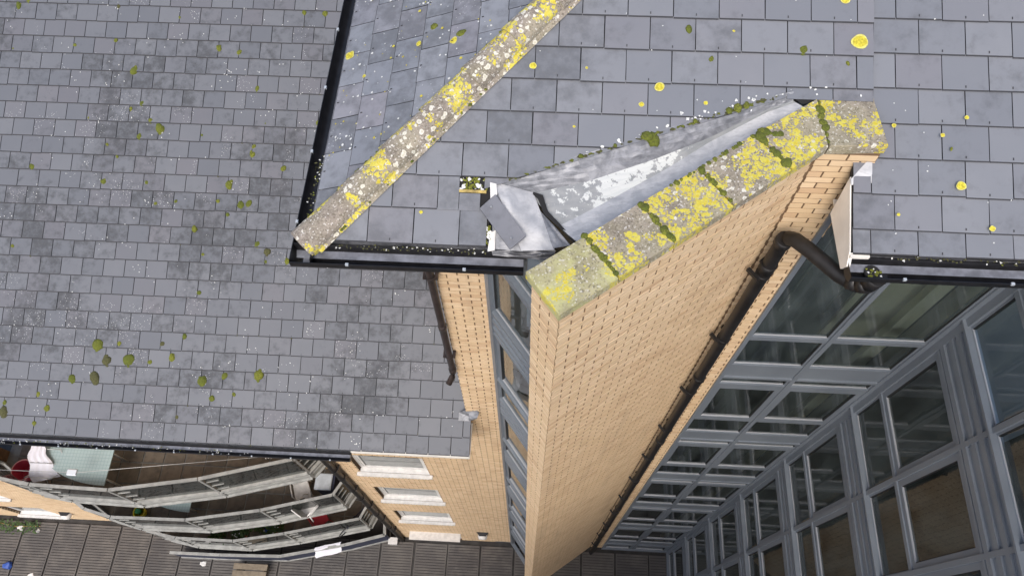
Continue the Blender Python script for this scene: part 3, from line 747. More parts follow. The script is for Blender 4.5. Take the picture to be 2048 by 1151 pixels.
# ------------------------------------------------------------------ lead and membrane of the wedge gutter behind the coping
P0 = [(-0.367, 3.272, 21.185), (0.241, 3.464, 21.268), (0.81, 3.647, 21.345), (1.378, 3.841, 21.422), (1.794, 3.971, 21.475), (1.90, 3.99, 21.488)]
P1 = [(-0.096, 3.277, 21.08), (0.384, 3.375, 21.16), (0.863, 3.551, 21.22), (1.282, 3.723, 21.29), (1.726, 3.935, 21.40), (1.90, 3.975, 21.452)]
P2 = [(0.134, 3.007, 21.06), (0.462, 3.183, 21.12), (0.96, 3.495, 21.18), (1.281, 3.700, 21.26), (1.715, 3.915, 21.38), (1.92, 3.965, 21.445)]
P3 = [(0.25, 2.866, 21.15), (0.627, 3.121, 21.2), (1.029, 3.385, 21.24), (1.4, 3.616, 21.28), (1.818, 3.885, 21.37), (1.99, 3.95, 21.44)]
P4 = [(p[0] + 0.10, p[1] - 0.13, p[2] + 0.02) for p in P3]
def strip(name, A, B2, mat, sub=6, amp=0.006, thick=0.004):
    b = MB(); n = len(A) - 1; rowsA = []
    G = []
    for k in range(n * sub + 1):
        i = min(n - 1, k // sub); f = k / sub - i
        a = Vector(A[i]).lerp(Vector(A[i + 1]), f); c = Vector(B2[i]).lerp(Vector(B2[i + 1]), f)
        G.append([a.lerp(c, j / 6) + Vector((0, 0, (amp * math.sin(k * 1.7 + j * 2.1) + U(-amp, amp) * .6) if 0 < j < 6 else 0)) for j in range(7)])
    for k in range(len(G) - 1):
        for j in range(6): b.face([G[k][j], G[k][j + 1], G[k + 1][j + 1], G[k + 1][j]], 0, 0, False)
    me = b.mesh(name, [mat]); 
    return link(name, me, tall)
P0b = [(p[0] - 0.01, p[1] + 0.03, p[2] + 0.018) for p in P0]
strip('lead_flashing', P0b, P1, 'lead', amp=0.005)
strip('gutter_sole', P1, P2, 'sole', amp=0.002)
strip('lead_lining', P2, P4, 'lead_pale', amp=0.003)
b = MB()                                                 # dark mossy edge where slates meet lead
for k in range(150):
    f = rnd(); x = -0.36 + f * 2.15; y = 3.275 + f * 0.70
    blob(b, Matrix.Translation((x, y + U(.0, .02), 21.19 + f * 0.29 + U(0.005, .02))), 0, 0, 0, U(.006, .018), random.choice((0, 1, 1)), 7, .3)
b.build('moss_litter', ['moss', 'moss_dark'], tall, 'stuff')
for f, r in ((0.53, 0.042), (0.70, 0.02), (0.82, 0.028), (0.85, 0.03), (0.88, 0.024), (0.3, 0.018), (0.42, 0.016)):
    moss(tall, Matrix.Translation((-0.36 + f * 2.15, 3.285 + f * 0.70, 21.20 + f * 0.29)), 0, 0, r)
# crumpled lead sheets at the low end
def sheet(name, pts, mat, amp=0.008, n=16, z=0.0):
    ph = [U(0, 6.28) for _ in range(6)]; fr = [U(3, 9) for _ in range(6)]
    crump = lambda a, c: amp * (math.sin(fr[0] * a + fr[1] * c + ph[0]) + .7 * math.sin(fr[2] * a - fr[3] * c + ph[1]) + .5 * abs(math.sin(fr[4] * (a + c) + ph[2])))
    b = MB(); a, c, d, e = [Vector(p) for p in pts]; G = []
    for i in range(n + 1):
        G.append([a.lerp(c, j / n).lerp(e.lerp(d, j / n), i / n) + Vector((0, 0, z + (crump(i / n, j / n) * min(1, 4 * min(i, n - i, j, n - j) / n)))) for j in range(n + 1)])
    for i in range(n):
        for j in range(n): b.face([G[i][j], G[i + 1][j], G[i + 1][j + 1], G[i][j + 1]], 0, 0, True)
    return b.build(name, [mat], tall)
sheet('lead_sheet', [(-0.38, 3.30, 21.195), (-0.07, 3.28, 21.10), (0.11, 2.82, 21.02), (-0.14, 2.80, 21.02)], 'lead_pale', 0.010)
sheet('lead_sheet', [(-0.40, 3.29, 21.20), (-0.30, 3.20, 21.15), (-0.13, 2.80, 21.015), (-0.36, 2.82, 21.00)], 'lead', 0.008, z=-0.002)
sheet('lead_sheet', [(-0.38, 2.83, 21.00), (0.12, 2.83, 21.00), (0.10, 2.76, 20.96), (-0.36, 2.78, 20.965)], 'lead_dark', 0.016)
sheet('lead_sheet', [(-0.03, 3.15, 21.075), (0.10, 3.02, 21.05), (0.23, 2.86, 21.03), (0.10, 2.83, 21.025)], 'lead', 0.006)
# dark open slot between sheet and membrane
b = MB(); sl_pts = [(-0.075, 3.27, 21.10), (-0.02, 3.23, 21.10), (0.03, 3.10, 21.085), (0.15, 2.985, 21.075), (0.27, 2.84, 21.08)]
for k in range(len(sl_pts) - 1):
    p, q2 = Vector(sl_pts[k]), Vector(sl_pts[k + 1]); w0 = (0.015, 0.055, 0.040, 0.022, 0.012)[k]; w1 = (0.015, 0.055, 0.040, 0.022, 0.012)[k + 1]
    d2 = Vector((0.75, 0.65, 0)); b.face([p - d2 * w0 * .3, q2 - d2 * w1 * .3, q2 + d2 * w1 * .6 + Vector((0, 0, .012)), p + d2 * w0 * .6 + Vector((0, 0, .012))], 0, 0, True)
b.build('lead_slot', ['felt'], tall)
sheet('torn_felt', [(-0.405, 3.285, 21.21), (-0.355, 3.275, 21.205), (-0.345, 3.20, 21.175), (-0.395, 3.16, 21.165)], 'whitepvc', 0.004, 4)
sheet('torn_felt', [(-0.385, 2.93, 21.055), (-0.345, 2.95, 21.06), (-0.345, 2.80, 21.012), (-0.40, 2.79, 21.005)], 'whitepvc', 0.008, 5)
# black gap at the head of the wedge
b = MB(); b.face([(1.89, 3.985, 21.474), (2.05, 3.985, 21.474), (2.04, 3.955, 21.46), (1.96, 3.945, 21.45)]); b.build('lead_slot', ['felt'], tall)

# ------------------------------------------------------------------ eaves: fascia, soffit, verge board
b = MB(); b.box(XH + .08, -0.10, 2.845, 2.865, 20.78, 20.965); b.build('fascia', ['lead_dark'], tall)
b = MB(); b.box(XH + .08, -0.50, 2.866, YW - 0.02, 20.78, 20.80); b.build('soffit', ['white'], tall)
b = MB(); b.box(2.385, 4.9, 2.925, 2.945, 20.78, 20.965); b.build('fascia', ['lead_dark'], tall)
b = MB(); b.box(2.385, 4.62, 2.946, YW - 0.02, 20.775, 20.795); b.build('soffit', ['white'], tall)
b = MB()
vp = [(3.46, 21.205), (3.405, 20.77), (2.885, 20.79), (2.845, 20.90), (2.93, 20.995)]
b.hexa([(2.350, y, z) for y, z in vp], [(2.378, y, z) for y, z in vp]); b.build('verge_board', ['white'], tall)
b = MB(); b.box(2.355, 2.50, 2.885, 2.905, 20.955, 20.985); b.build('fascia_cap', ['white'], tall)
sheet('lead_sheet', [(2.34, 3.42, 21.232), (2.50, 3.60, 21.305), (2.50, 3.40, 21.222), (2.345, 3.38, 21.213)], 'lead_pale', 0.0008, 5)
b = MB(); b.box(XH + .05, XH + .07, 2.87, 8.2, 20.78, 20.97); b.build('fascia', ['lead_dark'], tall)
b = MB(); b.box(XH + .071, BX0, 3.56, 8.2, 20.78, 20.80); b.build('soffit', ['white'], tall)

# ------------------------------------------------------------------ rainwater pipes
def pipe(pts, r, mat, name, parent, collars=(), brackets=(), bdir=(0, 1, 0)):
    b = MB(); b.tube(pts, r, 14)
    o = b.build(name, [mat], parent)
    for p, q2 in collars:
        c = MB(); c.tube([p, q2], r * 1.17, 14); c.build('pipe_collar', [mat], o)
    for z, x, y in brackets:
        c = MB(); bd = Vector(bdir).normalized(); sd2 = Vector((-bd.y, bd.x, 0))
        for sg in (-1, 1):
            a0 = Vector((x, y, z)) + sd2 * sg * (r * 1.0); 
            c.hexa([a0 + bd * -0.02 - Vector((0, 0, .02)), a0 + sd2 * sg * .035 - bd * .02 - Vector((0, 0, .02)), a0 + sd2 * sg * .035 + bd * .12 - Vector((0, 0, .02)), a0 + bd * .12 - Vector((0, 0, .02))],
                   [a0 + bd * -0.02 + Vector((0, 0, .02)), a0 + sd2 * sg * .035 - bd * .02 + Vector((0, 0, .02)), a0 + sd2 * sg * .035 + bd * .12 + Vector((0, 0, .02)), a0 + bd * .12 + Vector((0, 0, .02))])
        c.tube([(x, y, z - .025), (x, y, z + .025)], r * 1.12, 14)
        c.build('pipe_bracket', [mat], o)
    return o
PX, PY = 2.095, 3.375
pp = [(2.60, 2.80, 20.80), (2.60, 2.82, 20.70), (2.57, 2.84, 20.63), (2.52, 2.88, 20.585), (2.44, 2.95, 20.56), (2.24, 3.20, 20.52), (2.15, 3.31, 20.49), (2.115, 3.355, 20.44), (PX, PY, 20.36), (PX, PY, 20.2), (PX, PY, 10), (PX, PY, 0.0)]
zs = [19.75, 18.2, 16.4, 14.6, 12.8, 11.0, 9.2, 7.4, 5.6, 3.8, 2.0]
dp = pipe(pp, 0.066, 'dark_pipe', 'downpipe', tall,
          [((2.605, 2.80, 20.84), (2.60, 2.82, 20.70)), ((2.60, 2.815, 20.69), (2.565, 2.845, 20.625)), ((2.56, 2.85, 20.615), (2.50, 2.90, 20.58)), ((2.10, 3.37, 20.40), (PX, PY, 20.31))] +
          [((PX, PY, z + .06), (PX, PY, z - .06)) for z in (19.9, 16.9, 13.9, 10.9, 7.9, 4.9)], [(z, PX, PY) for z in zs], (-0.6, 0.8, 0))
dp2 = pipe([(-1.08, 2.80, 20.80), (-1.085, 2.86, 20.70), (-1.10, 3.30, 20.35), (-1.105, 3.45, 20.2), (-1.105, 3.47, 20.0), (-1.105, 3.47, 16.45), (-1.12, 3.44, 16.32), (-1.17, 3.36, 16.24)], 0.043, 'brown_pipe', 'downpipe', tall,
           [((-1.105, 3.47, 18.0), (-1.105, 3.47, 17.88)), ((-1.105, 3.47, 16.56), (-1.105, 3.47, 16.44))], [(19.2, -1.105, 3.47), (17.0, -1.105, 3.47)])

# ------------------------------------------------------------------ glazed facades
class Facade:
    """local axes: a along, b outward, z up"""
    def __init__(s, o, d, nn, parent): s.o = o; s.d = d; s.n = nn; s.p = parent
    def P(s, a, b, z): return Vector((s.o[0] + s.d[0] * a + s.n[0] * b, s.o[1] + s.d[1] * a + s.n[1] * b, z))
    def solid(s, mb, a0, a1, b0, b1, z0, z1, mat=0):
        lo = [s.P(a0, b0, z0), s.P(a1, b0, z0), s.P(a1, b1, z0), s.P(a0, b1, z0)]
        hi = [p + Vector((0, 0, z1 - z0)) for p in lo]
        mb.hexa(lo, hi, mat)
    def bar(s, name, a0, a1, z0, z1, b0=-0.05, b1=0.03, mat='frame', parent=None):
        mb = MB(); s.solid(mb, a0, a1, b0, b1, z0, z1); return mb.build(name, [mat], parent or s.p)
    def light(s, a0, a1, z0, z1, sash=False, glass='glass', parent=None):
        """a window: frame ring with its pane; an opening light has a second, prouder ring"""
        mb = MB(); f = 0.075 if sash else 0.022; b0, b1 = (-0.045, 0.012) if sash else (-0.045, 0.004)
        s.solid(mb, a0, a1, b0, b1, z0, z0 + f); s.solid(mb, a0, a1, b0, b1, z1 - f, z1)
        s.solid(mb, a0, a0 + f, b0, b1, z0 + f, z1 - f); s.solid(mb, a1 - f, a1, b0, b1, z0 + f, z1 - f)
        e = 0.010                                           # bare bead and gasket round the glass
        for (p, q, r, t, m) in ((a0 + f, a1 - f, z0 + f, z0 + f + e, 1), (a0 + f, a1 - f, z1 - f - e, z1 - f, 2), (a0 + f, a0 + f + e, z0 + f + e, z1 - f - e, 2), (a1 - f - e, a1 - f, z0 + f + e, z1 - f - e, 2)):
            s.solid(mb, p, q, -0.04, b1 - 0.006, r, t, m)
        w = mb.build('window', ['frame', 'frame_edge', 'gasket'], parent or s.p)
        mb = MB(); mb.face([s.P(a0 + f + e, -0.014, z0 + f + e), s.P(a1 - f - e, -0.014, z0 + f + e), s.P(a1 - f - e, -0.014, z1 - f - e), s.P(a0 + f + e, -0.014, z1 - f - e)])
        mb.build('pane', [glass], w)
        return w
XC = 4.60
f1 = Facade((XB, YW), (1, 0), (0, -1), tall); LA = XC - XB
mu = [(0.0, 0.05), (0.95, 1.01), (LA - 0.10, LA)]
for a0, a1 in mu: f1.bar('mullion', a0, a1, 0.0, 20.77, -0.08, 0.03)
bays = [(0.05, 0.95), (1.01, LA - 0.10)]
for a0, a1 in bays:
    f1.light(a0, a1, 17.90, 20.77)
    f1.bar('transom', a0, a1, 17.80, 17.90, -0.06, 0.014)
    f1.light(a0, a1, 16.99, 17.80)
    for k in range(6):
        S = 16.97 - 3.06 * k
        f1.bar('transom', a0, a1, S - 0.05, S + 0.02, -0.06, 0.014)
        mb = MB(); f1.solid(mb, a0, a1, -0.04, 0.008, S - 0.40, S - 0.05); f1.solid(mb, a0, a1, -0.04, 0.028, S - 0.455, S - 0.40); mb.build('spandrel_panel', ['frame'], tall)
        if S - 0.72 < 0.1: continue
        f1.light(a0, a1, S - 0.70, S - 0.455)
        f1.bar('transom', a0, a1, S - 0.82, S - 0.70, -0.06, 0.014)
        if S - 2.3 > 0.05:
            f1.light(a0, a1, S - 2.26, S - 0.82, True)
            f1.bar('transom', a0, a1, S - 2.36, S - 2.26, -0.06, 0.013)
            f1.light(a0, a1, S - 3.04, S - 2.36)
        else:
            f1.light(a0, a1, 0.12, S - 0.82, True)
f1.bar('sill', 0.0, LA, 0.0, 0.11, -0.06, 0.06)
f2 = Facade((XC, YW), (0, -1), (-1, 0), tall); LB = 7.5
cols = [0.0, 1.21, 2.32, 3.43, 4.54, 5.65, 6.76, LB]
for k, a in enumerate(cols): f2.bar('mullion', a if k else 0.0, a + (0.12 if k == 0 else 0.06), 0.0, 21.4, -0.08, 0.04)
for k in range(-1, 7):
    WB = 15.57 - 3.06 * k
    if WB < 0.2: break
    for i in range(len(cols) - 1):
        if i > 4 and k > 3: continue
        a0 = cols[i] + (0.12 if i == 0 else 0.06); a1 = cols[i + 1]
        if WB + 2.4 < 20.8:
            f2.light(a0, a1, WB, WB + 0.83)
            f2.bar('transom', a0, a1, WB + 0.83, WB + 0.90, -0.06, 0.03)
            f2.light(a0, a1, WB + 0.90, WB + 2.38, True)
        else:
            f2.light(a0, a1, WB, WB + 0.83); f2.bar('transom', a0, a1, WB + 0.83, WB + 0.90, -0.06, 0.03); f2.light(a0, a1, WB + 0.90, WB + 2.2, True)
        mb = MB(); f2.solid(mb, a0, a1, -0.04, 0.010, WB - 0.66, WB)
        for q, (za, zb) in enumerate(((0.02, 0.07), (0.16, 0.24), (0.33, 0.41), (0.50, 0.58), (0.61, 0.66))): f2.solid(mb, a0, a1, 0.010, 0.034 + 0.006 * (q % 2), WB - za - (zb - za), WB - za)
        mb.build('spandrel_panel', ['frame'], tall)
    mb = MB(); f2.solid(mb, 0.0, LB, -0.04, 0.075, WB - 0.015, WB + 0.015); mb.build('sill', ['frame'], tall)
f2.bar('sill', 0.0, LB, 0.0, 0.2, -0.06, 0.05)
# glazed side of the bay, between straight wall and pier
f3 = Facade((BX1, YW), (0.6, -0.8), (-0.8, -0.6), tall); LC = 1.235
f3.bar('mullion', 0.0, 0.07, 0.0, 20.8, -0.08, 0.05); f3.bar('mullion', LC - 0.05, LC, 0.0, 20.8, -0.08, 0.04)
for k in range(0, 7):
    WB = 18.42 - 3.06 * k
    a0, a1 = 0.07, LC - 0.05
    if WB > 0.2:
        if k == 0:
            f3.light(a0, a1, WB + 0.04, 19.78, False, 'glass_bay'); f3.bar('transom', a0, a1, 19.78, 19.88, -0.06, 0.05); f3.light(a0, a1, 19.88, 20.78, False, 'glass_bay')
        else:
            f3.light(a0, a1, WB + 0.04, WB + 0.80, False, 'glass_bay'); f3.bar('transom', a0, a1, WB + 0.80, WB + 0.88, -0.06, 0.045)
            f3.light(a0, a1, WB + 0.88, WB + 2.40, True, 'glass_bay')
        mb = MB(); f3.solid(mb, a0, a1, -0.04, 0.012, WB - 0.66, WB)
        for (za, zb) in ((0.0, 0.06), (0.2, 0.26), (0.42, 0.48), (0.6, 0.66)): f3.solid(mb, a0, a1, 0.012, 0.040, WB - zb, WB - za)
        mb.build('spandrel_panel', ['frame'], tall)
f3.bar('sill', 0.0, LC, 0.0, 0.12, -0.06, 0.05)
# rooms behind the glass
b = MB(); b.box(IX + .1, 8.6, 6.4, 6.6, 0, 20.7); b.box(IX + .1, IX + .3, YW + .32, 6.4, 0, 20.7); b.build('room_wall', ['room_dark'], tall)
b = MB(); b.box(8.4, 8.6, -4, 6.4, 0, 20.7); b.build('room_wall', ['room_dark'], tall)
for k in range(7):
    z = 16.62 - 3.06 * k
    if z > 0: b = MB(); b.box(IX + .3, 4.55, YW + .16, 6.4, z - .15, z); b.build('floor_slab', ['room_slab', 'room_dark'], tall)
    z = 15.2 - 3.06 * (k - 1)
    if z > 0: b = MB(); b.box(4.86, 8.4, -4, 6.4, z - .18, z); b.build('floor_slab', ['room_slab'], tall)
b = MB(); b.box(4.72, 4.98, YW + .25, YW + .50, 0, 20.7); b.build('column', ['room_cream'], tall)
b = MB(); b.box(4.16, 4.34, YW + .20, YW + .30, 0, 20.7); b.build('column', ['room_cream'], tall)
b = MB(); b.box(3.62, 4.5, YW + .42, YW + .46, 16.9, 20.7); b.build('room_partition', ['room_cream'], tall)
for x in (2.8, 3.3, 3.9):
    b = MB(); b.box(x, x + .025, YW + .95, YW + .975, 0, 20.7); b.build('handrail_post', ['frame_edge'], tall)
for k in range(6):
    WB = 15.57 - 3.06 * (k - 1)
    for i in range(1, 6):
        b = MB(); a = cols[i]; b.box(XC + .14, XC + .15, YW - cols[i + 1] + .04, YW - a - .10, WB - .2, WB + 2.2); b.build('blind', ['room_blind'], tall)
b = MB(); b.box(4.45, 8.6, -9.5, 2.6, 21.38, 21.5); b.build('roof', ['felt'], tall)
b = MB(); b.box(XC, XC + .3, -7.0, YW - LB - .07, 0, 21.37); b.build('wall', ['brick'], tall)  # unseen wing extension, added to enclose and shade the courtyard
b = MB(); b.box(-3.0, XC + .3, -7.3, -7.0, 0, 21.37); opp = b.build('wall', ['brick'], tall)  # unseen return block, added to darken the lower walls and show in reflections
for k in range(7):
    z = 0.9 + 3.06 * k
    for i in range(5):
        x = -2.4 + i * 1.4; b = MB()
        for (xa, xb, za, zb) in ((x, x + 1.0, z, z + .08), (x, x + 1.0, z + 1.42, z + 1.5), (x, x + .07, z + .08, z + 1.42), (x + .93, x + 1.0, z + .08, z + 1.42)): b.box(xa, xb, -6.999, -6.95, za, zb)
        wdw = b.build('window', ['whitepvc'], tall); b = MB(); b.box(x + .07, x + .93, -6.999, -6.97, z + .08, z + 1.42); b.build('pane', ['gasket'], wdw)
# warm plaster and curtain inside the bay
b = MB(); b.box(-0.50, 1.6, 4.4, 4.5, 0, 20.7); b.build('room_wall', ['room_warm'], tall)
for k in range(7):
    z = 18.05 - 3.06 * k
    pl = [f3.P(0.02, -0.12, z), f3.P(LC, -0.12, z), Vector((1.4, 3.55, z)), Vector((1.0, 4.4, z)), Vector((-0.45, 4.4, z))]
    b = MB(); b.hexa([p - Vector((0, 0, .15)) for p in pl], pl); b.build('floor_slab', ['room_warm'], tall)
b = MB()
cp = [f3.P(0.50 + 0.02 * k, -0.14 - 0.03 * (k % 2), 0) for k in range(26)]
for k in range(25): b.face([cp[k] + Vector((0, 0, 18.6)), cp[k + 1] + Vector((0, 0, 18.6)), cp[k + 1] + Vector((0, 0, 20.6)), cp[k] + Vector((0, 0, 20.6))], 0, 0, True)
b.build('curtain', ['curtain'], tall)

# ------------------------------------------------------------------ THE LOWER WING
low = empty('lower_building', (0, 0, 0), 'lower buff brick wing with wide mossy slate roof and curved balconies', 'building')
LZ, LY = 14.0, 2.92
c21, s21 = math.cos(A21), math.sin(A21)
def on_low(x, y): return (x, y, LZ + (y - LY) * math.tan(A21))
LX0, LX1, LRY = -14.5, -1.0, 11.6
b = MB(); pts = [on_low(LX0, LY + .04), on_low(LX1, LY + .04), on_low(LX1, 3.5), on_low(-1.08, 3.56), on_low(-1.08, LRY), on_low(LX0, LRY)]
b.hexa([Vector(p) - Vector((0, 0, .08)) for p in pts], [Vector(p) for p in pts]); roof_low = b.build('roof', ['felt'], low)
T_low = roof_frame((0, LY, LZ), (1, 0, 0), (0, c21, s21), (0, -s21, c21))
slate_roof(roof_low, T_low, LX0, LX1, 31, 0.2945, 0.3622, -8.544, lambda p, c: (clip(p, 1, 0, -1.085) if c[1] > 0.75 else p), ('slate_low', 'slate_edge_shade'), 300, gap=0.011, ch=0.015)
for n, (u, s, r) in enumerate(MOSS_LOW):
    dark = n in (2, 50, 49, 41, 55, 62, 65)
    moss(roof_low, T_low, u, s, r * 1.3, dark)
    if r > .035: moss(roof_low, T_low, u + U(-.6, .6) * r, s + U(.5, 1.1) * r, r * U(.5, .8), dark)
    if rnd() < 0.5: moss(roof_low, T_low, u + U(-.01, .01), s - r * U(1.0, 1.6), r * 0.5, dark)
for _ in range(40): moss(roof_low, T_low, -8.544 + 0.1811 * random.randint(0, 40), 0.2945 * random.randint(0, 24) + U(0, .03), U(0.010, 0.018), True)
b = MB()
for _ in range(150):
    cu, cs = U(-9.6, -1.2), U(0.1, 7.4); n = random.randint(1, 6)
    for q in range(n): blob(b, T_low, cu + random.gauss(0, .09), cs + random.gauss(0, .07), 0.0285, U(.004, .010), 2, 7, .2)
b.build('lichen', LM, roof_low, 'stuff')
gl = gutter(LX0, -2.93, 2.915, 2.765, 13.93, 'x', low, 0.10, 0.02)
b = MB()
for _ in range(150): blob(b, Matrix.Translation((0, 0, U(13.86, 13.93))), U(-9, -4.6), U(2.78, 2.86), 0, U(.004, .012), random.choice((0, 1, 1, 2)), 6, .3)
b.build('gutter_debris', ['moss', 'lich_w', 'moss_dark'], gl, 'stuff')
b = MB(); b.box(-2.925, LX1, 2.905, 2.935, 13.90, 13.985); b.build('eaves_trim', ['white'], low)
b = MB(); b.box(LX0, LX1, 2.94, YW - .02, 13.78, 13.80); b.build('soffit', ['white'], low)
# walls: straight stretch with windows, recess behind the balconies, stretch further left
wins = [(-3.71, -2.18, z, z + 1.45) for z in (9.62, 6.56, 3.50)] + [(-3.71, -2.16, 0.0, 1.35)]
lw = empty('x', (0, 0, 0), '', '') ; bpy.data.objects.remove(lw)
def wall_with_holes(x0, x1, y0, th, z0, z1, holes):
    mb = MB(); zs = sorted(set([z0, z1] + [h[2] for h in holes] + [h[3] for h in holes]))
    for a, c in zip(zs[:-1], zs[1:]):
        zc = (a + c) / 2; xs = [(x0, x1)]
        for h in holes:
            if h[2] < zc < h[3]:
                ns = []
                for p, q in xs:
                    if h[1] <= p or h[0] >= q: ns.append((p, q))
                    else:
                        if h[0] > p: ns.append((p, h[0]))
                        if h[1] < q: ns.append((h[1], q))
                xs = ns
        for p, q in xs: mb.box(p, q, y0, y0 + th, a, c)
    return mb
w = wall_with_holes(-4.30, BX0 - .001, YW, 0.3, -0.05, 13.78, wins).build('wall', ['mortar'], low)
hb = [(h[0] + 4.30, h[1] + 4.30, h[2], h[3]) for h in wins]
lay(field((-4.30, YW), (1, 0), (0, -1), 4.30 + BX0, 0.0, 13.725, hb), w, 0)
b = MB(); b.box(-4.30, -4.0, YW + .3, 4.6, 0, 13.78); w2 = b.build('wall', ['mortar'], low)
lay(field((-4.30, YW), (0, 1), (-1, 0), 1.05, 0.0, 13.725), w2, 0)
b = MB(); b.box(-12.4, -4.3, 4.5, 4.7, 0, 13.78); w3 = b.build('wall', ['mortar'], low)
lay(field((-12.4, 4.5), (1, 0), (0, -1), 8.1, 0.0, 13.725), w3, 0)
winl = [(-16.95, -15.4, 0.45, 1.9), (-16.95, -15.4, 3.5, 4.95)]
w4 = wall_with_holes(-22.0, -12.4, YW, 0.3, -0.05, 13.78, winl).build('wall', ['mortar'], low)
hb = [(h[0] + 22, h[1] + 22, h[2], h[3]) for h in winl]
lay(field((-22.0, YW), (1, 0), (0, -1), 9.6, 0.0, 13.725, hb), w4, 0)
fl = Facade((0, YW), (1, 0), (0, -1), low)
def pvc_window(x0, x1, z0, z1, blind=True):
    mb = MB(); f = 0.085
    for a0, a1, c0, c1 in ((x0, x1, z0, z0 + f), (x0, x1, z1 - f, z1), (x0, x0 + f, z0 + f, z1 - f), (x1 - f, x1, z0 + f, z1 - f)): mb.box(a0, a1, YW + .09, YW + .16, c0, c1)
    xm = (x0 + x1) / 2; mb.box(x0 + f, x0 + f + .04, YW + .10, YW + .15, z0 + f, z1 - f); mb.box(x1 - f - .04, x1 - f, YW + .10, YW + .15, z0 + f, z1 - f)
    win = mb.build('window', ['whitepvc'], low)
    mb = MB(); mb.face([(x0 + f, YW + .12, z0 + f), (x1 - f, YW + .12, z0 + f), (x1 - f, YW + .12, z1 - f), (x0 + f, YW + .12, z1 - f)]); mb.build('pane', ['glass_clear'], win)
    mb = MB(); mb.box(x0 + .004, x1 - .004, YW - .005, YW + .10, z0 + .003, z0 + .02); mb.box(x0 - .06, x1 + .06, YW - .09, YW - .014, z0 - .06, z0 + .018)
    n = int((x1 - x0) / 0.07)
    for k in range(n): mb.box(x0 + k * (x1 - x0) / n, x0 + k * (x1 - x0) / n + .045, YW - .098, YW - .09, z0 - .06, z0 - .005)
    mb.build('sill', ['whitepvc'], win)
    if blind:
        mb = MB()
        for k in range(22):
            z = z0 + f + k * (z1 - z0 - 2 * f) / 22; mb.box(x0 + f, x1 - f, YW + .135, YW + .15, z, z + .05)
        mb.build('blind', ['blind'], win)
    mb = MB(); mb.box(x0 - .2, x1 + .2, YW + .32, YW + .34, z0 - .2, z1 + .2); mb.build('reveal_back', ['room_dark'], win)
for h in wins[:3]: pvc_window(*h)
b = MB(); b.box(-3.71, -2.16, YW + .05, YW + .12, 0.0, 1.35); 
for k in range(6): b.box(-3.66 + k * .25, -3.48 + k * .25, YW + .035, YW + .05, 0.1, 1.25)
d1 = b.build('louvre_door', ['whitepvc'], low)
b = MB(); b.box(-3.74, -2.13, YW - .25, YW + .05, 1.28, 1.36); b.build('canopy', ['whitepvc'], d1)
for h in winl: pvc_window(*h, blind=False)
b = MB(); b.box(BX0 + .005, -.53, YW - .012, YW - .001, 0.0, 0.16); b.build('plinth', ['lead_dark'], low)
pipe([(-4.15, 2.85, 13.83), (-4.15, 2.95, 13.6), (-4.15, 3.35, 13.2), (-4.15, 3.44, 13.0), (-4.15, 3.44, 0.0)], 0.075, 'dark_pipe', 'downpipe', low,
     [((-4.15, 3.44, z + .08), (-4.15, 3.44, z - .08)) for z in (11.6, 9.4, 7.2, 5.0, 2.8)], [(z, -4.15, 3.44) for z in (12.2, 10.2, 8.2, 6.2, 4.2, 2.2)])
b = MB()                                                    # lead kicker where the roof passes the corner
G = [(-1.20, 3.44, 14.225), (-1.03, 3.44, 14.225), (-0.90, 3.46, 14.30), (-0.86, 3.52, 14.42), (-0.90, 3.56, 14.50), (-1.06, 3.56, 14.46), (-1.19, 3.55, 14.30)]
cc = Vector((-1.02, 3.50, 14.27)); 
for k in range(len(G)):
    b.face([G[k], G[(k + 1) % len(G)], cc], 0, 0, False)
b.hexa([(-1.03, 3.44, 14.225), (-0.90, 3.46, 14.30), (-0.88, 3.54, 14.30), (-1.02, 3.55, 14.24)], [(-1.03, 3.45, 14.30), (-0.88, 3.455, 14.40), (-0.86, 3.54, 14.44), (-1.02, 3.55, 14.40)])
b.build('lead_kicker', ['lead'], low)

# ------------------------------------------------------------------ balconies
BPS = ([(-12.4, 3.55), (-11.5, 2.99), (-10.78, 2.89), (-9.04, 2.86), (-7.16, 3.19), (-5.19, 3.72), (-4.75, 4.30)],
       [(-12.2, 3.50), (-11.2, 2.90), (-10.48, 2.74), (-8.58, 2.77), (-6.75, 3.10), (-4.99, 3.57), (-4.60, 4.30)],
       [(-12.1, 3.50), (-11.0, 2.85), (-10.1, 2.70), (-8.43, 2.70), (-7.00, 2.98), (-4.90, 3.50), (-4.55, 4.30)])
BPG = [(-11.36, 2.53), (-9.74, 2.54), (-7.82, 2.60), (-5.81, 3.05), (-4.57, 3.42), (-4.63, 3.95)]
def seg_frame(p, q):
    d = Vector((q[0] - p[0], q[1] - p[1], 0)); l = d.length; d /= l; return d, Vector((d.y, -d.x, 0)), l
TILE = 0.50
tile_b = MB(); tile_b.box(0.018, TILE - 0.018, 0.018, TILE - 0.018, 0, 0.02); tile_me = tile_b.mesh('floor_tile', ['tile'])
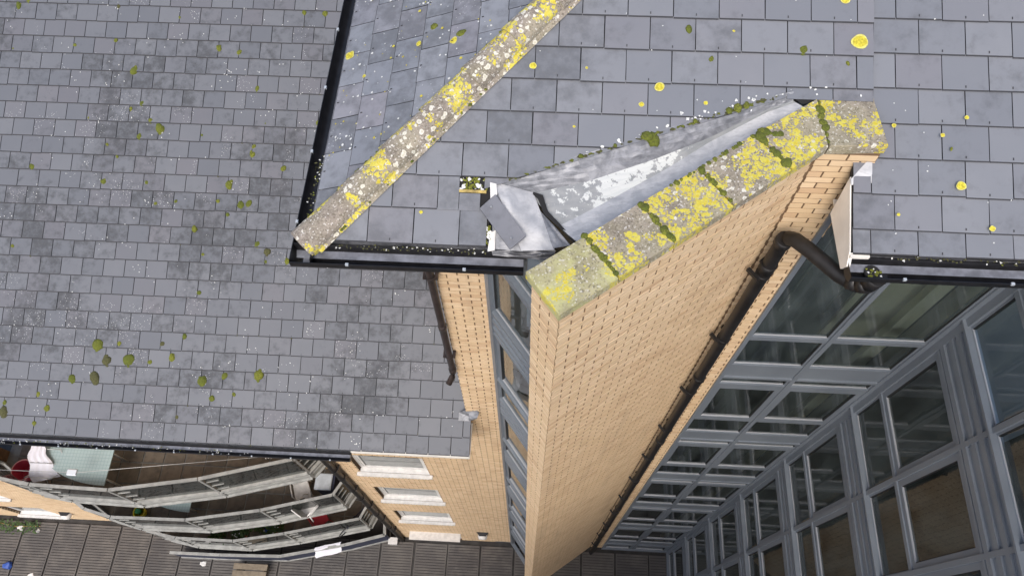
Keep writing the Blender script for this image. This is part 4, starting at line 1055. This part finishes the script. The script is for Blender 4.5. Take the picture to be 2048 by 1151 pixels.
def balcony(z, tiles, BP, name='balcony'):
    mb = MB(); poly = BP + [(BP[-1][0], 4.49), (BP[0][0], 4.49)]
    mb.hexa([(x, y, z - 0.20) for x, y in poly], [(x, y, z - 0.021) for x, y in poly]); bal = mb.build(name, ['rail_dark'], low)
    if tiles:
        x = -12.15
        while x < -4.6:
            y = 2.74
            while y < 4.40:
                t = [(x + .018, y + .018), (x + TILE - .018, y + .018), (x + TILE - .018, y + TILE - .018), (x + .018, y + TILE - .018)]
                full = area2(t)
                for p, q in zip(BP[:-1], BP[1:]):
                    d, nn, l = seg_frame(p, q); t = clip(t, nn.x, nn.y, nn.x * p[0] + nn.y * p[1] - 0.06)
                    if len(t) < 3: break
                if len(t) >= 3 and area2(t) > 0.01:
                    t = clip(t, 0, 1, 4.48)
                    if area2(t) > full - 1e-4: link('floor_tile', tile_me, bal, Matrix.Translation((x, y, z - 0.02)))
                    elif area2(t) > 0.01:
                        tb = MB(); tb.hexa([(a, c, z - 0.02) for a, c in t], [(a, c, z) for a, c in t]); tb.build('floor_tile', ['tile'], bal)
                y += TILE
            x += TILE
    for k, (p, q) in enumerate(zip(BP[:-1], BP[1:])):
        d, nn, l = seg_frame(p, q); o = Vector((p[0], p[1], 0))
        def pt(a, o2, zz): v = o + d * a + nn * o2; return (v.x, v.y, z + zz)
        def bar(mb, a0, a1, o0, o1, z0, z1, mat=0):
            mb.hexa([pt(a0, o0, z0), pt(a1, o0, z0), pt(a1, o1, z0), pt(a0, o1, z0)], [pt(a0, o0, z1), pt(a1, o0, z1), pt(a1, o1, z1), pt(a0, o1, z1)], mat)
        e = 0.012
        mb = MB(); bar(mb, e, l - e, -0.015, 0.055, 1.31, 1.35); mb.build('handrail', ['rail'], bal)
        mb = MB(); bar(mb, e, l - e, -0.02, 0.03, -0.45, 0.06); bar(mb, e, l - e, 0.03, 0.075, -0.46, -0.42); bar(mb, e, l - e, 0.03, 0.075, 0.03, 0.06); bar(mb, e, l - e, 0.03, 0.045, -0.20, -0.18); mb.build('edge_channel', ['rail'], bal)
        mb = MB(); mb.face([pt(0.05, 0.012, 0.09), pt(l - 0.05, 0.012, 0.09), pt(l - 0.05, 0.012, 1.28), pt(0.05, 0.012, 1.28)]); mb.build('glass_panel', ['glass_rail'], bal)
        for zz in (0.35, 0.6, 0.85, 1.1):
            mb = MB(); bar(mb, e, l - e, -0.004, 0.006, zz - .006, zz + .006); mb.build('rail_rod', ['rail_dark'], bal)
        mb = MB(); bar(mb, -0.02, 0.03, -0.03, 0.05, -0.44, 1.308); mb.build('post', ['rail'], bal)
        for zz in (0.25, 0.6, 0.95):
            mb = MB(); bar(mb, 0.03, 0.30, 0.015, 0.035, zz - .016, zz + .016); mb.build('glass_clamp', ['rail'], bal)
    d, nn, l = seg_frame(BP[-2], BP[-1]); 
    mb = MB(); mb.box(BP[-1][0] - .03, BP[-1][0] + .03, BP[-1][1] - .03, BP[-1][1] + .03, z - .44, z + 1.35); mb.build('post', ['rail'], bal)
    return bal
for z, bp in zip((8.45, 5.39, 2.33), BPS): balcony(z, True, bp)
# solid dark screen round the ground-floor terrace
mb = MB(); bal0 = None
for p, q in zip(BPG[:-1], BPG[1:]):
    d, nn, l = seg_frame(p, q); o = Vector((p[0], p[1], 0)); off = nn * 0.0
    a = o + off - d * 0.02; c = o + off + d * (l + 0.05)
    mb.hexa([(a.x, a.y, 0.05), (c.x, c.y, 0.05), (c.x - nn.x * .04, c.y - nn.y * .04, 0.05), (a.x - nn.x * .04, a.y - nn.y * .04, 0.05)], [(a.x, a.y, 1.0), (c.x, c.y, 1.0), (c.x - nn.x * .04, c.y - nn.y * .04, 1.0), (a.x - nn.x * .04, a.y - nn.y * .04, 1.0)])
scr = mb.build('terrace_screen', ['navy'], low)
for p, q in zip(BPG[:-1], BPG[1:]):
    d, nn, l = seg_frame(p, q); o = Vector((p[0], p[1], 0)) - nn * 0.02; a = o + d * .005; c = o + d * (l - .005)
    for (z0, z1) in ((1.002, 1.05), (0.03, 0.12)):
        mb = MB()
        mb.hexa([(a.x + nn.x * .05, a.y + nn.y * .05, z0), (c.x + nn.x * .05, c.y + nn.y * .05, z0), (c.x - nn.x * .04, c.y - nn.y * .04, z0), (a.x - nn.x * .04, a.y - nn.y * .04, z0)], [(a.x + nn.x * .05, a.y + nn.y * .05, z1), (c.x + nn.x * .05, c.y + nn.y * .05, z1), (c.x - nn.x * .04, c.y - nn.y * .04, z1), (a.x - nn.x * .04, a.y - nn.y * .04, z1)])
        mb.build('screen_rail', ['rail'], scr)
low_core = MB(); low_core.box(-12.4, -1.4, 6.0, 6.2, 0, 13.7); low_core.build('wall', ['mortar'], low)

# ------------------------------------------------------------------ the loose slate
b = MB(); q = [(-0.472, 3.075, 21.165), (-0.36, 3.193, 21.185), (-0.11, 2.888, 21.095), (-0.225, 2.774, 21.08)]
b.hexa([(x, y, z - .007) for x, y, z in q], q, 0, 0.15, side=1)
ls = b.build('loose_slate', ['slate', 'slate_edge_shade']); tag(ls, 'loose grey half slate lying askew on the pale lead beside the roof hole', 'slate')
for p in ((-0.385, 3.09, 21.160), (-0.22, 2.85, 21.112)):
    bb = MB(); bb.tube([p, (p[0], p[1], p[2] + .012)], 0.007, 8); bb.build('nail', ['metal'], ls)

# ------------------------------------------------------------------ things on the balconies and the ground
Z1, Z2, Z3 = 8.45, 5.39, 2.33
t = empty('balcony_table', (-9.9, 3.5, Z1), 'large pale blue glass table with gridded quarter-round top on the top balcony', 'table')
b = MB(); pl = [(-9.38 + 9.9, 3.88 - 3.5)] + [(-9.38 - 1.66 * math.cos(a) + 9.9, 3.88 - 0.88 * math.sin(a) - 3.5) for a in [PI / 2 * (1 - k / 18) for k in range(19)]]
b.hexa([(x, y, .90) for x, y in pl], [(x, y, .93) for x, y in pl]); b.build('table_top', ['tabletop'], t)
for x, y in ((-0.85, 0.22), (0.40, 0.25), (0.40, -0.32)): b = MB(); b.tube([(x, y, 0), (x, y, .899)], .025, 10); b.build('leg', ['metal'], t)
t2 = empty('balcony_table', (-9.35, 3.45, Z2), 'pale blue glass table on the second balcony, below the larger one', 'table')
b = MB(); pl = [(0.55, 0.38)] + [(0.55 - 1.5 * math.cos(a), 0.38 - 0.80 * math.sin(a)) for a in [PI / 2 * (1 - k / 18) for k in range(19)]]
b.hexa([(x, y, .70) for x, y in pl], [(x, y, .73) for x, y in pl]); b.build('table_top', ['tabletop'], t2)
for x, y in ((-0.70, 0.22), (0.42, 0.25), (0.42, -0.28)): b = MB(); b.tube([(x, y, 0), (x, y, .699)], .025, 10); b.build('leg', ['metal'], t2)
t = empty('clothes_airer', (-10.9, 3.4, Z1), 'metal clothes airer standing under the white sheet on the top balcony', 'clothes airer')
for y in (-0.32, 0.0, 0.32): b = MB(); b.tube([(-.25, y, 1.02), (.35, y, 1.02)], .008, 8); b.build('rod', ['metal'], t)
for x in (-.25, .35):
    for y0, y1 in ((-.35, .35), (.35, -.35)): b = MB(); b.tube([(x, y0, 0), (x, y1 * .95, 1.02)], .010, 8); b.build('leg', ['metal'], t)
b = MB(); n, m = 12, 14; Gd = []
cn = [Vector((-11.25, 3.83, 0)), Vector((-10.96, 3.82, 0)), Vector((-10.50, 3.18, 0)), Vector((-11.08, 3.0, 0))]
for i in range(n + 1):
    Gd.append([cn[0].lerp(cn[1], j / m).lerp(cn[3].lerp(cn[2], j / m), i / n) + Vector((0.03 * math.sin(i * 1.1), 0, Z1 + 1.05 + 0.014 * math.sin(j * 1.5 + i * .35) - (0.25 * ((i / n) ** 3)) + U(-.006, .006))) for j in range(m + 1)])
for i in range(n):
    for j in range(m): b.face([Gd[i][j], Gd[i][j + 1], Gd[i + 1][j + 1], Gd[i + 1][j]], 0, 0, True)
tag(b.build('white_sheet', ['cloth']), 'creased white sheet hung over the airer beside the pale blue table', 'sheet')
def bucket(name, x, y, z, r, h, m1, m2, label, cat):
    t = empty(name, (x, y, z), label, cat); b = MB(); seg = 20
    for k in range(seg):
        a0, a1 = 2 * PI * k / seg, 2 * PI * (k + 1) / seg
        o0, o1 = (math.cos(a0), math.sin(a0)), (math.cos(a1), math.sin(a1)); rb = r * .75
        b.face([(rb * o0[0], rb * o0[1], 0), (rb * o1[0], rb * o1[1], 0), (r * o1[0], r * o1[1], h), (r * o0[0], r * o0[1], h)], 0, 0, True)
        b.face([(rb * .95 * o0[0], rb * .95 * o0[1], .01), (r * .95 * o0[0], r * .95 * o0[1], h), (r * .95 * o1[0], r * .95 * o1[1], h), (rb * .95 * o1[0], rb * .95 * o1[1], .01)], 0, 0, True)
    b.face([(r * .75 * math.cos(2 * PI * k / seg), r * .75 * math.sin(2 * PI * k / seg), .012) for k in range(seg)])
    b.build('tub', [m1], t)
    b = MB(); ring = [(r * math.cos(2 * PI * k / seg), r * math.sin(2 * PI * k / seg), h) for k in range(seg + 1)]; b.tube(ring, .014, 6, caps=False); b.build('rim', [m2], t)
    return t
bucket('pink_tub', -11.72, 3.36, Z1, 0.24, 0.34, 'pink', 'pinkrim', 'round dark pink plastic tub with pale rim at the left frame edge', 'tub')
bk = bucket('yellow_pot', -10.36, 3.05, Z2, 0.15, 0.22, 'yellow', 'yellow', 'small yellow and green pot by the second balcony rail', 'pot')
b = MB(); b.tube([(-.05, .02, .08), (-.05, .02, .23)], .07, 12); b.build('lid', ['green'], bk)
b = MB(); b.tube([(-11.9, 3.10, Z1 + 1.55), (-9.8, 3.14, Z1 + 1.47), (-5.0, 3.80, Z1 + 1.45)], .006, 6)
cl = b.build('washing_line', ['metal']); tag(cl, 'thin pale washing line stretched above the top balcony rail', 'washing line')
for k in range(7): bb = MB(); x = -5.75 + k * .055; bb.box(x, x + .014, 3.66 + .0075 * k, 3.72 + .0075 * k, Z1 + 1.40, Z1 + 1.45); bb.build('clothes_peg', ['whitepvc'], cl)
bb = MB(); bb.hexa([(-9.95, 3.08, Z1 + 1.45), (-9.75, 3.08, Z1 + 1.45), (-9.75, 3.22, Z1 + 1.45), (-9.95, 3.22, Z1 + 1.45)], [(-9.95, 3.1, Z1 + 1.49), (-9.75, 3.1, Z1 + 1.49), (-9.75, 3.2, Z1 + 1.49), (-9.95, 3.2, Z1 + 1.49)]); bb.build('cloth_scrap', ['curtain'], cl)
def chair(name, x, y, z, rz, m1, label):
    t = empty(name, (x, y, z), label, 'chair'); t.rotation_euler.z = rz
    b = MB(); b.hexa([(-.22, -.22, .42), (.22, -.22, .42), (.20, .2, .40), (-.20, .2, .40)], [(-.22, -.22, .45), (.22, -.22, .45), (.20, .2, .43), (-.20, .2, .43)]); b.build('seat', [m1], t)
    b = MB(); b.hexa([(-.20, .20, .44), (.20, .20, .44), (.20, .235, .44), (-.20, .235, .44)], [(-.17, .32, .86), (.17, .32, .86), (.17, .345, .86), (-.17, .345, .86)]); b.build('backrest', [m1], t)
    for sx in (-1, 1):
        for sy in (-1, 1): b = MB(); b.tube([(sx * .19, sy * .19, .42), (sx * .23, sy * .24, 0)], .018, 8); b.build('leg', [m1], t)
        b = MB(); b.tube([(sx * .22, -.2, .43), (sx * .24, -.15, .64), (sx * .22, .22, .66)], .017, 8); b.build('armrest', [m1], t)
    return t
chair('white_chair', -6.05, 3.80, Z2, 0.4, 'whitepvc', 'white plastic chair under the top balcony, the one nearer its rail end')
chair('white_chair', -5.80, 3.40, Z2, 2.6, 'whitepvc', 'white plastic chair beside the second balcony rail, below the grey storage box')
chair('red_chair', -6.30, 3.55, Z3, 0.8, 'red', 'red plastic chair among plants on the third balcony')
t = empty('storage_box', (-5.35, 3.95, Z2), 'pale grey lidded storage box at the end of the second balcony', 'box')
b = MB(); b.box(-.22, .24, -.19, .19, 0, .86); b.build('body', ['navy'], t)
b = MB(); b.box(-.25, .18, -.21, .21, .862, .93); b.box(-.23, .16, -.19, .19, .93, .945); b.build('lid', ['greylid'], t)
def plant(x, y, z, n, h, label, flower=None):
    t = empty('potted_plant', (x, y, z), label, 'plant', 'potted plants on the third balcony')
    b = MB(); b.tube([(0, 0, 0), (0, 0, .22)], [.09, .13], 14); b.build('pot', ['terracotta'], t)
    b = MB()
    for _ in range(n):
        a, e, l = U(0, 6.28), U(.3, 1.3), U(.10, .20); c = Vector((U(-.2, .2), U(-.2, .2), U(.25, h)))
        d = Vector((math.cos(a) * math.cos(e), math.sin(a) * math.cos(e), math.sin(e))); s2 = d.cross(Vector((0, 0, 1))).normalized() * l * .28
        b.face([c, c + d * l * .5 + s2, c + d * l, c + d * l * .5 - s2])
    b.build('foliage', ['leaf'], t)
    if flower:
        b = MB()
        for _ in range(16): c = Vector((U(-.25, .25), U(-.25, .25), U(h, h + .08))); b.tube([c, c + Vector((0, 0, .02))], .018, 6)
        b.build('flowers', [flower], t)
plant(-8.55, 3.05, Z3, 120, .55, 'white-flowered bushy potted plant, middle of the plants on the third balcony', 'lich_w')
plant(-9.28, 2.99, Z3, 120, .5, 'leafy potted plant furthest left on the third balcony')
plant(-7.60, 3.2, Z3, 110, .5, 'white-flowered potted plant nearest the red chair on the third balcony', 'lich_w')
plant(-8.05, 3.30, Z3, 100, .6, 'taller leafy potted plant behind the white-flowered ones on the third balcony')
b = MB(); b.tube([(-7.85, 3.22, Z3 + .02), (-7.80, 3.25, Z3 + .2), (-7.78, 3.25, Z3 + .32)], [.14, .17, .05], 12); tag(b.build('blue_bag', ['blue']), 'small blue bag between the potted plants on the third balcony', 'bag')
# bicycle leaning at the end of the third balcony
t = empty('bicycle', (-5.15, 3.75, Z3), 'dark bicycle leaning at the end of the third balcony', 'bicycle'); t.rotation_euler = (0.12, 0, 0.9)
for x in (-.5, .5):
    b = MB(); b.tube([(x + .32 * math.cos(2 * PI * k / 24), 0, .34 + .32 * math.sin(2 * PI * k / 24)) for k in range(25)], .018, 6, caps=False); wh = b.build('wheel', ['black'], t)
    b = MB()
    for k in range(8): b.tube([(x, 0, .34), (x + .31 * math.cos(PI * k / 4), 0, .34 + .31 * math.sin(PI * k / 4))], .003, 4)
    b.build('spokes', ['metal'], wh)
b = MB()
for p, q in (((-.5, 0, .34), (-.1, 0, .30)), ((-.5, 0, .34), (-.18, 0, .78)), ((-.1, 0, .30), (-.2, 0, .88)), ((-.1, 0, .30), (.36, 0, .74)), ((-.18, 0, .78), (.35, 0, .80)), ((.5, 0, .34), (.34, 0, .88))): b.tube([p, q], .016, 8)
b.build('frame', ['navy'], t)
b = MB(); b.tube([(.34, -.28, .95), (.34, 0, .90), (.34, .28, .95)], .014, 8); b.build('handlebar', ['metal'], t)
b = MB(); b.hexa([(-.34, -.06, .88), (-.08, -.03, .88), (-.08, .03, .88), (-.34, .06, .88)], [(-.33, -.05, .92), (-.09, -.02, .91), (-.09, .02, .91), (-.33, .05, .92)]); b.build('saddle', ['black'], t)
b = MB(); Gd = []
for i in range(7): Gd.append([(-6.75 + .16 * j + U(-.02, .02), 2.92 - .045 * i + .047 * j + U(-.015, .015), 1.06 - (.09 * i if i > 2 else 0) * .6 + .02 * math.sin(j * 1.4) + U(-.01, .01)) for j in range(6)])
for i in range(6):
    for j in range(5): b.face([Gd[i][j], Gd[i][j + 1], Gd[i + 1][j + 1], Gd[i + 1][j]], 0, 0, True)
tag(b.build('white_cloth', ['cloth']), 'white cloth thrown over the dark ground-floor terrace screen', 'cloth')
t = empty('bench', (-8.9, 2.2, 0), 'pale timber bench on the deck below the terrace screen', 'bench')
b = MB(); b.box(-.55, .55, -.2, -.02, .40, .44); b.box(-.55, .55, .02, .2, .40, .44); b.build('seat', ['bench_wood'], t)
for x in (-.45, .45): b = MB(); b.box(x - .03, x + .03, -.18, .18, 0, .398); b.build('leg', ['bench_wood'], t)
def lamp(x, z, label):
    t = empty('wall_light', (x, YW - .01, z), label, 'wall light', 'bulkhead lights on the lower brick wall')
    b = MB(); seg = 16
    for (r0, y0, r1, y1) in ((.15, 0, .15, -.10), (.15, -.10, .12, -.18), (.12, -.18, 0.001, -.20)):
        for k in range(seg):
            a0, a1 = 2 * PI * k / seg, 2 * PI * (k + 1) / seg
            b.face([(r0 * math.cos(a0), y0, r0 * math.sin(a0)), (r0 * math.cos(a1), y0, r0 * math.sin(a1)), (r1 * math.cos(a1), y1, r1 * math.sin(a1)), (r1 * math.cos(a0), y1, r1 * math.sin(a0))], 0, 0, True)
    b.build('diffuser', ['whitepvc'], t)
    b = MB(); b.hexa([(-.10, -.11, .155), (.10, -.11, .155), (.19, 0, .155), (-.19, 0, .155)], [(-.09, -.09, .18), (.09, -.09, .18), (.19, 0, .19), (-.19, 0, .19)]); b.build('hood', ['black'], t)
lamp(-1.40, 1.75, 'round white wall light with black hood right of the lowest window')
lamp(-14.9, 1.25, 'round white wall light beside the balcony stack, far left brick wall')
t = empty('meter_box', (-4.42, 3.36, 0), 'small white box on the deck at the foot of the dark pipe', 'box')
b = MB(); b.box(-.14, .14, -.10, .10, 0, .30); b.build('body', ['rail'], t); b = MB(); b.box(-.15, .15, -.11, .11, .302, .33); b.build('lid', ['whitepvc'], t)
def scrap(x, y, r, mat, name, label, cat, h=.05):
    b = MB(); n = 7; ring = [(x + r * U(.6, 1.1) * math.cos(2 * PI * k / n), y + r * U(.4, .8) * math.sin(2 * PI * k / n)) for k in range(n)]
    b.hexa([(p[0], p[1], .032) for p in ring], [(x + (p[0] - x) * .8, y + (p[1] - y) * .8, .032 + h * U(.4, 1)) for p in ring]); tag(b.build(name, [mat]), label, cat)
scrap(-17.05, 3.16, .14, 'whitepvc', 'white_scrap', 'crumpled white scrap on the deck under the far left window', 'litter')
scrap(-16.45, 3.12, .10, 'whitepvc', 'white_scrap', 'smaller white scrap, right one of the two under the far left window', 'litter')
scrap(-17.05, 1.95, .22, 'blue', 'blue_bag', 'crumpled blue bag on the deck in the lower left corner', 'bag', .12)
scrap(-10.60, 2.36, .13, 'whitepvc', 'paper_scrap', 'white paper triangle on the deck below the curved balconies', 'litter', .02)
scrap(-16.2, 1.72, .12, 'whitepvc', 'white_twig', 'pale forked scrap right of the blue bag on the deck', 'litter', .03)
t = empty('creeper', (-17.6, 3.25, 0), 'straggling green creeper at the wall foot in the far left corner', 'plant')
b = MB()
for _ in range(260):
    c = Vector((U(-1.0, 1.2), U(-.25, .12), U(.03, .22))); a, l = U(0, 6.28), U(.05, .13); d = Vector((math.cos(a), math.sin(a), U(-.2, .5))).normalized(); s2 = d.cross(Vector((0, 0, 1))).normalized() * l * .3
    b.face([c, c + d * l * .5 + s2, c + d * l, c + d * l * .5 - s2])
b.build('foliage', ['leaf'], t)
b = MB(); b.tube([(-1.0, 0, .04), (-.3, .05, .10), (.4, -.05, .06), (1.2, 0, .05)], .012, 6); b.build('stem', ['timber'], t)
